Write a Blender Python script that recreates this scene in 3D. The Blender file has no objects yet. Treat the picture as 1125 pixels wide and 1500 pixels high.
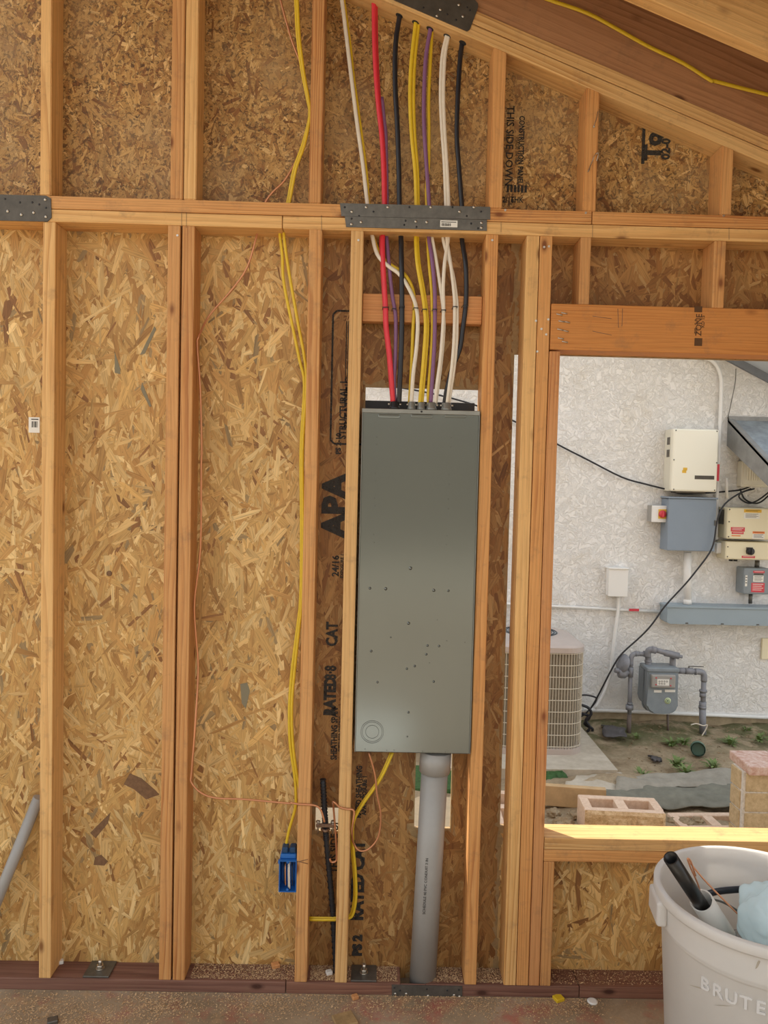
import bpy, bmesh, math, random
import numpy as np
from mathutils import Vector, Matrix
random.seed(7); RNG = np.random.default_rng(11)
S = bpy.context.scene; COL = S.collection
PI = math.pi

# ------------------------------------------------------------------ camera
F, CX, CY = 1127.0, 562.5, 750.0
YAW, PITCH, ROLL = (math.radians(a) for a in (-.753, -2.355, 1.3806))
CAM = Vector((0, -2.38, 1.635))
fw = Vector((-math.sin(YAW)*math.cos(PITCH), math.cos(YAW)*math.cos(PITCH), math.sin(PITCH)))
r0 = Vector((math.cos(YAW), math.sin(YAW), 0)); u0 = r0.cross(fw)
RT = math.cos(ROLL)*r0 + math.sin(ROLL)*u0
UP = -math.sin(ROLL)*r0 + math.cos(ROLL)*u0
cam = bpy.data.cameras.new('camera'); camo = bpy.data.objects.new('camera', cam); COL.objects.link(camo)
m = Matrix((RT, UP, -fw)).transposed().to_4x4(); m.translation = CAM
camo.matrix_world = m
cam.sensor_fit = 'VERTICAL'; cam.sensor_height = 24; cam.sensor_width = 18; cam.lens = F/1500*24
cam.clip_start = .05; cam.clip_end = 100
S.camera = camo

def ray(px, py): return (px-CX)/F*RT - (py-CY)/F*UP + fw
def P(px, py, Y=0.0):
    "surveyed point of the photograph on the upright plane y = Y"
    d = ray(px, py); return CAM + d*((Y-CAM.y)/d.y)
def PZ(px, py, z):
    d = ray(px, py); return CAM + d*((z-CAM.z)/d.z)

# ------------------------------------------------------------------ world, sun, exposure
w = bpy.data.worlds.new('world'); S.world = w; w.use_nodes = True
nt = w.node_tree; nt.nodes.clear()
wo = nt.nodes.new('ShaderNodeOutputWorld'); bg = nt.nodes.new('ShaderNodeBackground')
tc = nt.nodes.new('ShaderNodeTexCoord'); sp = nt.nodes.new('ShaderNodeSeparateXYZ'); cr = nt.nodes.new('ShaderNodeValToRGB')
nt.links.new(tc.outputs['Generated'], sp.inputs[0]); nt.links.new(sp.outputs['Z'], cr.inputs[0])
nt.links.new(cr.outputs[0], bg.inputs[0]); nt.links.new(bg.outputs[0], wo.inputs[0])
cr.color_ramp.elements[0].position = 0; cr.color_ramp.elements[0].color = (1.0, .97, .93, 1)
cr.color_ramp.elements[1].position = .9; cr.color_ramp.elements[1].color = (.80, .89, 1.0, 1)
bg.inputs[1].default_value = 1.5
sun = bpy.data.lights.new('sun', 'SUN'); sun.energy = 8.0; sun.angle = math.radians(.6); sun.color = (1, .94, .84)
suno = bpy.data.objects.new('sun', sun); COL.objects.link(suno)
suno.rotation_euler = Vector((.54, -.47, -.76)).to_track_quat('-Z', 'Y').to_euler(); suno.location = (-4, 4, 7)
S.view_settings.view_transform = 'Standard'; S.view_settings.look = 'None'
S.view_settings.exposure = 0.0; S.view_settings.gamma = 1; S.view_settings.use_curve_mapping = False

# ------------------------------------------------------------------ materials
class NT:
    def __init__(s, name):
        s.m = bpy.data.materials.new(name); s.m.use_nodes = True; s.t = s.m.node_tree
        s.b = s.t.nodes['Principled BSDF']; s.out = s.t.nodes['Material Output']
    def n(s, typ, **kw):
        x = s.t.nodes.new(typ)
        for k, v in kw.items():
            if k.startswith('i_'):
                x.inputs[int(k[2:]) if k[2:].isdigit() else k[2:].replace('_', ' ')].default_value = v
            else: setattr(x, k, v)
        return x
    def l(s, a, b): s.t.links.new(a, b)
    def ramp(s, src, stops):
        r = s.n('ShaderNodeValToRGB'); e = r.color_ramp.elements
        while len(e) < len(stops): e.new(.5)
        for q, (p, c) in zip(e, stops):
            q.position = p; q.color = (c, c, c, 1) if isinstance(c, (int, float)) else (*c, 1)
        s.l(src, r.inputs[0]); return r.outputs[0]
    def mix(s, fac, a, b, mode='MIX'):
        x = s.n('ShaderNodeMix', data_type='RGBA', blend_type=mode)
        for sock, v in ((x.inputs[0], fac), (x.inputs[6], a), (x.inputs[7], b)):
            if hasattr(v, 'is_linked'): s.l(v, sock)
            else: sock.default_value = v if isinstance(v, (int, float)) else (*v, 1)
        return x.outputs[2]
    def math(s, op, a, b=0.0):
        x = s.n('ShaderNodeMath', operation=op)
        for sock, v in ((x.inputs[0], a), (x.inputs[1], b)):
            if hasattr(v, 'is_linked'): s.l(v, sock)
            else: sock.default_value = v
        return x.outputs[0]
    def coords(s, kind='Object', scale=(1, 1, 1), rnd=0.0):
        t = s.n('ShaderNodeTexCoord').outputs[kind]
        if rnd:
            oi = s.n('ShaderNodeObjectInfo'); c = s.n('ShaderNodeVectorMath', operation='SCALE', i_0=(3.1, 1.7, 7.3))
            s.l(s.math('MULTIPLY', oi.outputs['Random'], rnd), c.inputs['Scale'])
            a = s.n('ShaderNodeVectorMath', operation='ADD'); s.l(t, a.inputs[0]); s.l(c.outputs[0], a.inputs[1]); t = a.outputs[0]
        mp = s.n('ShaderNodeMapping'); mp.inputs['Scale'].default_value = scale; s.l(t, mp.inputs[0]); return mp.outputs[0]
    def noise(s, vec, sc, det=4, rough=.6, dist=0, out='Fac'):
        x = s.n('ShaderNodeTexNoise'); x.inputs['Scale'].default_value = sc; x.inputs['Detail'].default_value = det
        x.inputs['Roughness'].default_value = rough; x.inputs['Distortion'].default_value = dist
        s.l(vec, x.inputs['Vector']); return x.outputs[0 if out == 'Fac' else 1]
    def bump(s, h, strength=.3, dist=.002):
        b = s.n('ShaderNodeBump'); b.inputs['Strength'].default_value = strength; b.inputs['Distance'].default_value = dist
        s.l(h, b.inputs['Height']); s.l(b.outputs[0], s.b.inputs['Normal'])
    def col(s, v):
        if hasattr(v, 'is_linked'): s.l(v, s.b.inputs['Base Color'])
        else: s.b.inputs['Base Color'].default_value = (*v, 1)
    def set(s, rough=.6, metal=0, **kw):
        s.b.inputs['Roughness'].default_value = rough; s.b.inputs['Metallic'].default_value = metal
        for k, v in kw.items(): s.b.inputs[k.replace('_', ' ')].default_value = v
        return s.m

def wood(name, lo, mid, hi, ring=26, knots=True, rough=.62, tint=(1, .94, .83)):
    lo, mid, hi = (tuple(a*b for a, b in zip(c, tint)) for c in (lo, mid, hi))
    t = NT(name)
    v = t.coords(scale=(1, 1, .045), rnd=9.0)
    warp = t.noise(v, 9, 3, .5, out='Color')
    add = t.n('ShaderNodeVectorMath', operation='MULTIPLY_ADD'); t.l(warp, add.inputs[0])
    add.inputs[1].default_value = (.10, .10, .0); t.l(v, add.inputs[2])
    off = t.n('ShaderNodeVectorMath', operation='ADD', i_1=(.07, .11, 0)); t.l(add.outputs[0], off.inputs[0])
    wv = t.n('ShaderNodeTexWave', wave_type='RINGS', rings_direction='Z', wave_profile='SAW')
    wv.inputs['Scale'].default_value = ring; wv.inputs['Distortion'].default_value = 4.0; wv.inputs['Detail'].default_value = 2
    wv.inputs['Detail Scale'].default_value = 2.0
    t.l(off.outputs[0], wv.inputs['Vector'])
    c = t.ramp(wv.outputs['Fac'], [(0, hi), (.55, mid), (.88, lo), (1, hi)])
    big = t.noise(t.coords(scale=(1, 1, .35), rnd=9), 5, 3)
    c = t.mix(t.ramp(big, [(.3, 0.0), (.62, .72)]), c, hi)
    fib = t.noise(t.coords(scale=(1, 1, .02), rnd=9), 420, 3, .7)
    c = t.mix(.55, c, t.ramp(fib, [(.3, .62), (.6, 1.0)]), 'MULTIPLY')
    oi = t.n('ShaderNodeObjectInfo')
    c = t.mix(1, c, t.ramp(oi.outputs['Random'], [(0, (.86, .82, .80)), (.5, (1, 1, 1)), (1, (1.0, .93, .84))]), 'MULTIPLY')
    if knots:
        vo = t.n('ShaderNodeTexVoronoi', distance='EUCLIDEAN'); vo.inputs['Scale'].default_value = 1
        t.l(t.coords(scale=(9, 9, 4.2), rnd=9), vo.inputs['Vector'])
        k = t.ramp(vo.outputs['Distance'], [(0, 1.0), (.055, .85), (.085, .35), (.13, 0.0)])
        c = t.mix(k, c, (lo[0]*.42, lo[1]*.33, lo[2]*.3))
    dirt = t.noise(t.coords(rnd=9), 14, 6, .7)
    c = t.mix(t.ramp(dirt, [(.55, 0.0), (.75, .45)]), c, (.2, .12, .07))
    t.col(c); t.bump(t.math('ADD', wv.outputs['Fac'], fib), .25, .0008)
    return t.set(rough, Specular_IOR_Level=.35)

M = {}
M['pine'] = wood('pale_pine', (.50, .25, .085), (.70, .42, .17), (.80, .54, .26), 20)
M['fir'] = wood('fir_lumber', (.40, .145, .045), (.62, .30, .105), (.70, .40, .17), 30)
M['firdark'] = wood('header_fir', (.38, .11, .025), (.58, .235, .06), (.62, .28, .085), 34)
M['rafter'] = wood('rafter_fir', (.25, .115, .05), (.41, .215, .11), (.48, .27, .15), 16, tint=(1, .95, .9))
M['treated'] = wood('treated_plate', (.12, .05, .035), (.21, .095, .065), (.27, .14, .10), 26, tint=(1, 1, 1))
M['brace'] = wood('block_fir', (.45, .15, .05), (.62, .29, .11), (.68, .36, .16), 30)

def osb_mat(name, spec=False, dark=1.0):
    t = NT(name)
    at = t.n('ShaderNodeAttribute', attribute_name='flake'); 
    uv = t.n('ShaderNodeUVMap', uv_map='UVMap')
    mp = t.n('ShaderNodeMapping'); mp.inputs['Scale'].default_value = (260, 12, 1); t.l(uv.outputs[0], mp.inputs[0])
    g = t.noise(mp.outputs[0], 1, 3, .6)
    c = t.mix(.75, at.outputs['Color'], t.ramp(g, [(.25, .36), (.52, 1.0), (.8, 1.12)]), 'MULTIPLY')
    o = t.coords()
    d = t.noise(o, 2.2, 4, .6)
    c = t.mix(.5, c, t.ramp(d, [(.3, .72), (.65, 1.0)]), 'MULTIPLY')
    if spec:
        s1 = t.noise(o, 70, 4, .7, 1.2)
        c = t.mix(t.ramp(s1, [(.535, 0.0), (.59, .85)]), c, (.09, .045, .018))
        s2 = t.noise(o, 4, 3, .6)
        c = t.mix(t.ramp(s2, [(.45, 0.0), (.7, .5)]), c, (.42, .29, .15))
    else:
        s1 = t.noise(o, 60, 2, .5, .6)
        c = t.mix(t.ramp(s1, [(.73, 0.0), (.78, .7)]), c, (.15, .07, .03))
    t.col(c); t.bump(g, .35, .0006)
    return t.set(.55, Specular_IOR_Level=.4)
M['osb'] = osb_mat('strand_board'); M['osbup'] = osb_mat('strand_board_rough_side', True)
def plain(name, c, rough=.5, metal=0, var=0.0, sc=20, bump=0, kind='Object', **kw):
    t = NT(name)
    if var:
        n = t.noise(t.coords(kind), sc, 5, .65)
        cc = t.mix(1, c, t.ramp(n, [(.3, 1-var), (.7, 1.0)]), 'MULTIPLY'); t.col(cc)
        if bump: t.bump(n, bump, .002)
    else: t.col(c)
    return t.set(rough, metal, **kw)
M['osbbase'] = plain('board_core', (.42, .27, .12), .7, var=.4, sc=40)
M['steel'] = plain('galvanised_steel', (.17, .16, .14), .45, .6, var=.35, sc=35)
M['steeldark'] = plain('dark_steel_strap', (.12, .105, .085), .5, .4, var=.35, sc=30)
M['nail'] = plain('nail_steel', (.55, .5, .42), .3, .9)
M['panelgrey'] = plain('panel_enamel', (.182, .198, .186), .17, .66, var=.05, sc=4, Specular_IOR_Level=.8)
M['panellip'] = plain('panel_edge_steel', (.30, .30, .27), .35, .5, var=.2)
M['black'] = plain('black_rubber', (.012, .012, .014), .42)
M['darkpart_shade'] = plain('dark_plastic_hole_shade', (.03, .03, .032), .6)  # dark plastic parts, also the colour for shade inside holes
M['yel'] = plain('yellow_sheath', (.74, .50, .022), .42, var=.12, sc=60)
M['white'] = plain('white_sheath', (.78, .70, .58), .42, var=.1, sc=60)
M['red'] = plain('red_sheath', (.72, .035, .055), .38, var=.1, sc=60)
M['purple'] = plain('purple_sheath', (.22, .095, .21), .4, var=.1, sc=60)
M['blackc'] = plain('black_sheath', (.014, .014, .018), .35)
M['copper'] = plain('bare_copper', (.62, .28, .14), .32, .6)
M['pvcgrey'] = plain('grey_conduit_pvc', (.36, .345, .32), .38, var=.12, sc=9)
M['blue'] = plain('blue_box_plastic', (.018, .13, .42), .45)
M['bluedark'] = plain('blue_box_tabs', (.012, .05, .12), .5)
M['rebar'] = plain('rebar_steel', (.045, .045, .05), .55, .5, var=.4, sc=90)
M['rust'] = plain('bronze_clamp', (.28, .17, .11), .5, .7, var=.4, sc=80)
M['paper'] = plain('label_paper', (.8, .78, .72), .6)
M['ink'] = plain('black_print', (.02, .02, .02), .6)
M['binw'] = plain('bin_plastic', (.58, .565, .545), .42, var=.10, sc=7, Subsurface_Weight=.0)
M['abs'] = plain('black_abs', (.013, .012, .011), .3)
M['pvcw'] = plain('white_pvc', (.74, .71, .64), .35)
M['chip'] = plain('sawdust', (.68, .45, .24), .8, var=.4, sc=300)
M['bluesheet'] = plain('pale_blue_plastic', (.45, .72, .78), .25, Transmission_Weight=.25, Alpha=1.0)
M['meter'] = plain('meter_grey_paint', (.25, .285, .31), .5, var=.15, sc=20)
M['gaspipe'] = plain('gas_pipe_paint', (.27, .275, .30), .55, var=.25, sc=25)
M['gaspipebrown'] = plain('gas_pipe_bare', (.17, .13, .11), .7, var=.3, sc=25)
M['blgrey'] = plain('bluegrey_enamel', (.235, .29, .36), .4, var=.05, sc=8)
M['trough'] = plain('trough_enamel', (.30, .37, .42), .4, var=.06, sc=8)
M['cream'] = plain('cream_enamel', (.86, .83, .70), .4)
M['cream2'] = plain('yellowed_enamel', (.80, .73, .52), .4)
M['creamside'] = plain('cream_side', (.72, .69, .58), .45)
M['conduit'] = plain('painted_conduit', (.80, .79, .76), .5)
M['lred'] = plain('red_label', (.62, .05, .07), .5)
M['lyel'] = plain('yellow_label', (.75, .45, .04), .5)
M['lor'] = plain('orange_label', (.80, .22, .04), .5)
M['green'] = plain('green_plastic', (.13, .22, .16), .5)
M['acwire'] = plain('grille_beige', (.62, .56, .45), .5)
M['accore'] = plain('coil_fins', (.26, .22, .16), .7, var=.3, sc=60)
M['actop'] = plain('condenser_top', (.50, .43, .39), .45, var=.08, sc=6)
M['awn'] = plain('awning_grey', (.30, .30, .29), .5, var=.3, sc=12)
M['awntop'] = plain('awning_weathered', (.36, .41, .45), .5, var=.5, sc=9)
M['fascia'] = plain('fascia_grey', (.22, .24, .27), .6, var=.2, sc=12)
M['soffit'] = plain('soffit_light', (.58, .63, .68), .6, var=.1, sc=6)
M['leaf'] = plain('weed_leaf', (.21, .30, .09), .6, var=.5, sc=40)
M['hedge'] = plain('clipped_hedge', (.05, .14, .03), .7, var=.6, sc=60)
M['fabric'] = plain('weed_barrier', (.22, .215, .17), .85, var=.35, sc=14, bump=.5)
M['tarp'] = plain('dark_plastic_scrap', (.10, .09, .09), .6, var=.4, sc=30)
M['orangewood'] = plain('form_board', (.62, .42, .22), .7, var=.25, sc=15)

t = NT('skip_trowel_stucco'); o = t.coords()
n1 = t.noise(o, 19, 5, .62, 1.3); n2 = t.noise(o, 80, 3, .6, .3)
h = t.math('ADD', t.ramp(n1, [(.44, 0.0), (.52, 1.0), (.60, .55)]), t.math('MULTIPLY', n2, .5))
c = t.ramp(t.noise(o, 1.1, 4, .6), [(.35, (.82, .79, .735)), (.6, (.86, .85, .83))])
c = t.mix(t.ramp(t.noise(o, 3.5, 6, .7), [(.56, 0.0), (.75, .5)]), c, (.66, .58, .45))
t.col(c); t.bump(h, .62, .010); M['stucco'] = t.set(.85)

t = NT('split_faced_masonry'); o = t.coords()
n = t.noise(o, 32, 5, .7)
t.col(t.ramp(n, [(.3, (.36, .23, .11)), (.5, (.62, .44, .25)), (.7, (.76, .60, .40))])); t.bump(n, .8, .01); M['split'] = t.set(.9)
t = NT('pink_block'); n = t.noise(t.coords(), 60, 5, .7)
t.col(t.ramp(n, [(.3, (.64, .45, .32)), (.7, (.80, .62, .48))])); t.bump(n, .5, .003); M['pinkblock'] = t.set(.9)
t = NT('tan_masonry_unit'); n = t.noise(t.coords(), 45, 5, .7)
t.col(t.ramp(n, [(.3, (.42, .31, .17)), (.7, (.62, .48, .29))])); t.bump(n, .5, .004); M['tanblock'] = t.set(.9)
t = NT('cap_brick'); n = t.noise(t.coords(), 38, 5, .7)
t.col(t.ramp(n, [(.3, (.42, .22, .16)), (.5, (.56, .38, .31)), (.75, (.70, .60, .54))])); t.bump(n, .4, .003); M['cap'] = t.set(.85)
t = NT('lime_mortar'); n = t.noise(t.coords(), 70, 4); t.col(t.ramp(n, [(.3, (.5, .46, .4)), (.7, (.74, .70, .64))])); M['mortar'] = t.set(.9)
t = NT('old_concrete'); n = t.noise(t.coords(), 9, 7, .65)
t.col(t.ramp(n, [(.3, (.40, .34, .26)), (.7, (.60, .54, .44))])); t.bump(n, .3, .004); M['conc'] = t.set(.85)

t = NT('garden_soil'); o = t.coords()
n = t.noise(o, 5, 8, .7); n2 = t.noise(o, 45, 5, .7)
c = t.ramp(n, [(.3, (.26, .18, .10)), (.5, (.42, .32, .20)), (.7, (.54, .43, .29))])
c = t.mix(.5, c, t.ramp(n2, [(.3, .55), (.7, 1.1)]), 'MULTIPLY')
sx = t.n('ShaderNodeSeparateXYZ'); t.l(o, sx.inputs[0])
near = t.ramp(t.math('MULTIPLY', sx.outputs['Y'], .25), [(.60, 0.0), (.72, .8)])
c = t.mix(t.math('MULTIPLY', near, t.ramp(t.noise(o, 7, 5), [(.4, 0.0), (.55, 1.0)])), c, (.085, .10, .028))
t.col(c); t.bump(t.math('ADD', n, n2), .8, .02); M['soil'] = t.set(.95)

t = NT('stained_slab'); o = t.coords()
n = t.noise(o, 3.2, 7, .65, .6); n2 = t.noise(o, 90, 4, .7)
c = t.ramp(n, [(.3, (.22, .155, .09)), (.5, (.34, .25, .155)), (.7, (.44, .34, .23))])
c = t.mix(.5, c, t.ramp(n2, [(.3, .7), (.7, 1.1)]), 'MULTIPLY')
sx = t.n('ShaderNodeSeparateXYZ'); t.l(o, sx.inputs[0])
band = t.ramp(t.math('ADD', sx.outputs['Y'], .5), [(.28, 0.0), (.37, 1.0), (.47, 1.0), (.5, .3)])
red = t.math('MULTIPLY', band, t.ramp(t.noise(o, 6, 5, .7), [(.50, 0.0), (.66, .55)]))
c = t.mix(red, c, (.42, .06, .05))
c = t.mix(t.ramp(t.noise(o, 11, 5, .7), [(.56, 0.0), (.7, .6)]), c, (.50, .31, .15))
bounce_mix = t.ramp(t.math('MULTIPLY', sx.outputs['Y'], -.25), [(.26, 0.0), (.36, .25)])
c = t.mix(bounce_mix, c, (.60, .54, .45))  # slab painted paler behind the camera to throw more bounce light
t.col(c); t.bump(n2, .4, .002); M['slab'] = t.set(.75)

def translucent(name, c, k, rough=.4):
    t = NT(name); n = t.noise(t.coords(), 6, 5, .65); t.col(t.mix(1, c, t.ramp(n, [(.3, .90), (.7, 1.0)]), 'MULTIPLY')); t.set(rough)
    tl = t.n('ShaderNodeBsdfTranslucent'); tl.inputs[0].default_value = (*c, 1); mx = t.n('ShaderNodeMixShader'); mx.inputs[0].default_value = k
    t.l(t.b.outputs[0], mx.inputs[1]); t.l(tl.outputs[0], mx.inputs[2]); t.l(mx.outputs[0], t.out.inputs[0]); return t.m
M['binw'] = translucent('bin_plastic', (.82, .79, .75), .38, .42)
M['bluesheet'] = translucent('pale_blue_plastic', (.84, .97, 1.0), .5, .22)

t = NT('worn_ink'); o = t.coords('Object'); n = t.noise(o, 55, 5, .8)
tr = t.n('ShaderNodeBsdfTransparent'); mx = t.n('ShaderNodeMixShader')
t.col((.03, .026, .022)); t.set(.7)
t.l(t.ramp(n, [(.30, .25), (.5, .93)]), mx.inputs[0]); t.l(tr.outputs[0], mx.inputs[1]); t.l(t.b.outputs[0], mx.inputs[2]); t.l(mx.outputs[0], t.out.inputs[0])
M['stamp'] = t.m

# ------------------------------------------------------------------ mesh helpers
def link(name, me, mat=None, parent=None, loc=None):
    o = bpy.data.objects.new(name, me); COL.objects.link(o)
    if mat and me is not None and not me.materials: me.materials.append(M[mat] if isinstance(mat, str) else mat)
    if parent: o.parent = parent
    if loc is not None: o.location = loc
    return o
def tag(o, label=None, cat=None, group=None, kind=None):
    if label: o['label'] = label
    if cat: o['category'] = cat
    if group: o['group'] = group
    if kind: o['kind'] = kind
    return o
def thing(name, label, cat, loc=(0, 0, 0), group=None, kind=None):
    o = bpy.data.objects.new(name, None); COL.objects.link(o); o.location = loc; o.empty_display_size = .05
    return tag(o, label, cat, group, kind)

class MB:
    def __init__(s): s.bm = bmesh.new()
    def box(s, a, b, bev=0, seg=1):
        a, b = Vector(a), Vector(b); c = (a+b)/2; d = b-a
        r = bmesh.ops.create_cube(s.bm, size=1, matrix=Matrix.Translation(c) @ Matrix.Diagonal((abs(d.x), abs(d.y), abs(d.z), 1)))
        if bev:
            es = list({e for v in r['verts'] for e in v.link_edges})
            bmesh.ops.bevel(s.bm, geom=es, offset=bev, segments=seg, affect='EDGES', profile=.5)
        return s
    def poly(s, pts, n):
        "closed polygon pts (3-D) pushed along vector n"
        n = Vector(n); a = [s.bm.verts.new(p) for p in pts]; b = [s.bm.verts.new(Vector(p)+n) for p in pts]
        s.bm.faces.new(a); s.bm.faces.new(b[::-1]); k = len(pts)
        for i in range(k): s.bm.faces.new((a[(i+1) % k], a[i], b[i], b[(i+1) % k]))
        return s
    def tube(s, pts, r, seg=8, flat=1.0, smooth=3, cap=True, rr=None, up=(0, 1, 0)):
        pts = [Vector(p) for p in pts]
        if smooth and len(pts) > 2:
            q = []
            for i in range(len(pts)-1):
                p0, p1, p2, p3 = pts[max(i-1, 0)], pts[i], pts[i+1], pts[min(i+2, len(pts)-1)]
                for k in range(smooth):
                    u = k/smooth
                    q.append(.5*((2*p1)+(p2-p0)*u+(2*p0-5*p1+4*p2-p3)*u*u+(3*p1-p0-3*p2+p3)*u**3))
            q.append(pts[-1]); pts = q
        rings = []; up = Vector(up)
        for i, p in enumerate(pts):
            d = (pts[min(i+1, len(pts)-1)]-pts[max(i-1, 0)])
            if d.length < 1e-9: d = Vector((0, 0, 1))
            d.normalize()
            if i == 0: side = d.cross(up if abs(d.dot(up)) < .95 else Vector((1, 0, 0))).normalized()
            else: side = (side - d*side.dot(d)).normalized()
            oth = d.cross(side); R = r if rr is None else r*rr(i/(len(pts)-1))
            rings.append([s.bm.verts.new(p+side*math.cos(a)*R+oth*math.sin(a)*R*flat) for a in (2*PI*k/seg for k in range(seg))])
        for a, b in zip(rings, rings[1:]):
            for k in range(seg):
                f = s.bm.faces.new((a[k], a[(k+1) % seg], b[(k+1) % seg], b[k])); f.smooth = True
        if cap: s.bm.faces.new(rings[0][::-1]); s.bm.faces.new(rings[-1])
        return s
    def cyl(s, a, b, r, seg=20, r2=None, cap=True):
        a, b = Vector(a), Vector(b); d = (b-a)
        k = 1 if r2 is None else r2/r
        return s.tube([a, b], r, seg, 1, 0, cap, rr=lambda u: 1+(k-1)*u)
    def lathe(s, prof, c=(0, 0, 0), seg=48, axis='Z', close=True):
        c = Vector(c); rings = []
        for r, h in prof:
            ring = []
            for k in range(seg):
                a = 2*PI*k/seg; x, y = r*math.cos(a), r*math.sin(a)
                v = Vector((x, y, h)) if axis == 'Z' else Vector((x, h, y)) if axis == 'Y' else Vector((h, x, y))
                ring.append(s.bm.verts.new(c+v))
            rings.append(ring)
        for a, b in zip(rings, rings[1:]):
            for k in range(seg):
                f = s.bm.faces.new((a[k], a[(k+1) % seg], b[(k+1) % seg], b[k])); f.smooth = True
        if close:
            if prof[0][0] > 1e-4: s.bm.faces.new(rings[0][::-1])
            if prof[-1][0] > 1e-4: s.bm.faces.new(rings[-1])
        return s
    def build(s, name, mat, parent=None, loc=None, recenter=False):
        bmesh.ops.recalc_face_normals(s.bm, faces=s.bm.faces)
        me = bpy.data.meshes.new(name)
        if recenter:
            c = sum((v.co for v in s.bm.verts), Vector())/max(1, len(s.bm.verts))
            for v in s.bm.verts: v.co -= c
            loc = c
        s.bm.to_mesh(me); s.bm.free()
        return link(name, me, mat, parent, loc)

def board(name, a, b, w, d, mat, parent=None, bev=.0025, roll=None):
    "lumber from a to b (centre line), w across in the wall plane, d deep"
    a, b = Vector(a), Vector(b); L = (b-a).length
    mb = MB().box((-w/2, -d/2, -L/2), (w/2, d/2, L/2), bev, 2)
    o = mb.build(name, mat, parent)
    z = (b-a).normalized(); y = Vector((0, 1, 0)) if roll is None else Vector(roll)
    if abs(z.dot(y)) > .9: y = Vector((1, 0, 0))
    x = y.cross(z).normalized(); y = z.cross(x)
    mm = Matrix((x, y, z)).transposed().to_4x4(); mm.translation = (a+b)/2; o.matrix_local = mm
    return o

def text(body, name, mat, size, loc, rotz=0, parent=None, mirror=False, bold=0, sx=1, normal='front', depth=.0002, align='CENTER'):
    "flat lettering on an upright face that looks towards -y; rotz turns it in the wall plane"
    cu = bpy.data.curves.new('t', 'FONT'); cu.body = body; cu.size = size; cu.align_x = align; cu.align_y = 'CENTER'
    cu.extrude = depth; cu.offset = bold; cu.resolution_u = 2
    o = bpy.data.objects.new('t', cu); COL.objects.link(o)
    me = bpy.data.meshes.new_from_object(o.evaluated_get(bpy.context.evaluated_depsgraph_get()))
    bpy.data.objects.remove(o)
    R = Matrix.Rotation(PI/2, 4, 'X') @ Matrix.Rotation(rotz, 4, 'Z') @ Matrix.Diagonal((-sx if mirror else sx, 1, 1, 1))
    me.transform(R); me.name = name
    me.materials.clear()
    return link(name, me, mat, parent, loc)

def flakes(name, test, rect, n, y, pal, parent, mat, L=(.035, .19), W=(.006, .034), sig=32, side=-1):
    "the strands pressed into the face of a strand board, every one a sliver of its own"
    x0, x1, z0, z1 = rect
    cx = RNG.uniform(x0, x1, n); cz = RNG.uniform(z0, z1, n)
    ln = L[0]+(L[1]-L[0])*RNG.beta(1.5, 3, n); wd = W[0]+(W[1]-W[0])*RNG.beta(1.3, 2.6, n)
    an = np.radians(RNG.normal(0, sig, n)); an = np.where(RNG.random(n) < .18, RNG.uniform(-PI, PI, n), an)
    t = np.array([(-.5, -.32), (-.5, .30), (-.1, .5), (.42, .46), (.5, -.1), (.30, -.5)])
    T = t[None]*np.ones((n, 1, 1)) + RNG.normal(0, .07, (n, 6, 2)); 
    u = T[:, :, 0]*ln[:, None]; v = T[:, :, 1]*wd[:, None]
    X = cx[:, None]+u*np.sin(an)[:, None]+v*np.cos(an)[:, None]
    Z = cz[:, None]+u*np.cos(an)[:, None]-v*np.sin(an)[:, None]
    ok = test(X, Z).all(axis=1)
    X, Z, u, v = X[ok], Z[ok], u[ok], v[ok]; n = len(X)
    off = RNG.uniform(.0003, .0022, n)
    Y = y+side*(off[:, None]+RNG.normal(0, .018, n)[:, None]*v+RNG.normal(0, .004, n)[:, None]*u)
    co = np.stack([X, Y, Z], 2).reshape(-1, 3)
    me = bpy.data.meshes.new(name); me.vertices.add(n*6); me.loops.add(n*6); me.polygons.add(n)
    me.vertices.foreach_set('co', co.ravel())
    idx = np.arange(n*6).reshape(n, 6)
    if side < 0: idx = idx[:, ::-1]
    me.loops.foreach_set('vertex_index', idx.ravel()); me.polygons.foreach_set('loop_start', np.arange(n)*6)
    me.update(calc_edges=True)
    pal = np.array(pal); k = RNG.choice(len(pal), n, p=pal[:, 3]/pal[:, 3].sum()); c = pal[k, :3]*RNG.normal(1, .085, n).clip(.7, 1.25)[:, None]
    ca = me.color_attributes.new('flake', 'FLOAT_COLOR', 'POINT')
    ca.data.foreach_set('color', np.repeat(np.c_[c, np.ones(n)], 6, 0).astype(np.float32).ravel())
    uvl = me.uv_layers.new(name='UVMap'); rnd = RNG.uniform(0, 50, n)
    vi = idx.ravel(); uvl.data.foreach_set('uv', np.c_[(v+rnd[:, None]).ravel()[vi], (u+rnd[:, None]).ravel()[vi]].astype(np.float32).ravel())
    o = link(name, me, mat, parent); o['kind'] = 'stuff'; return o

# ================================================================== THE SETTING
W = 3.15           # face of the neighbouring stucco wall
GZ = -.10          # garden level
SL = -.382; TH = .038; RB = 3.079      # underside of the rake plates: z = RB + SL*x
def rake(x): return RB+SL*x
RX = -1.9          # ridge

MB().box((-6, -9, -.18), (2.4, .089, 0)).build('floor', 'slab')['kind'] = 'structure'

wall = thing('wall_back', None, None, (0, 0, 0), kind='structure')

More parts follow.
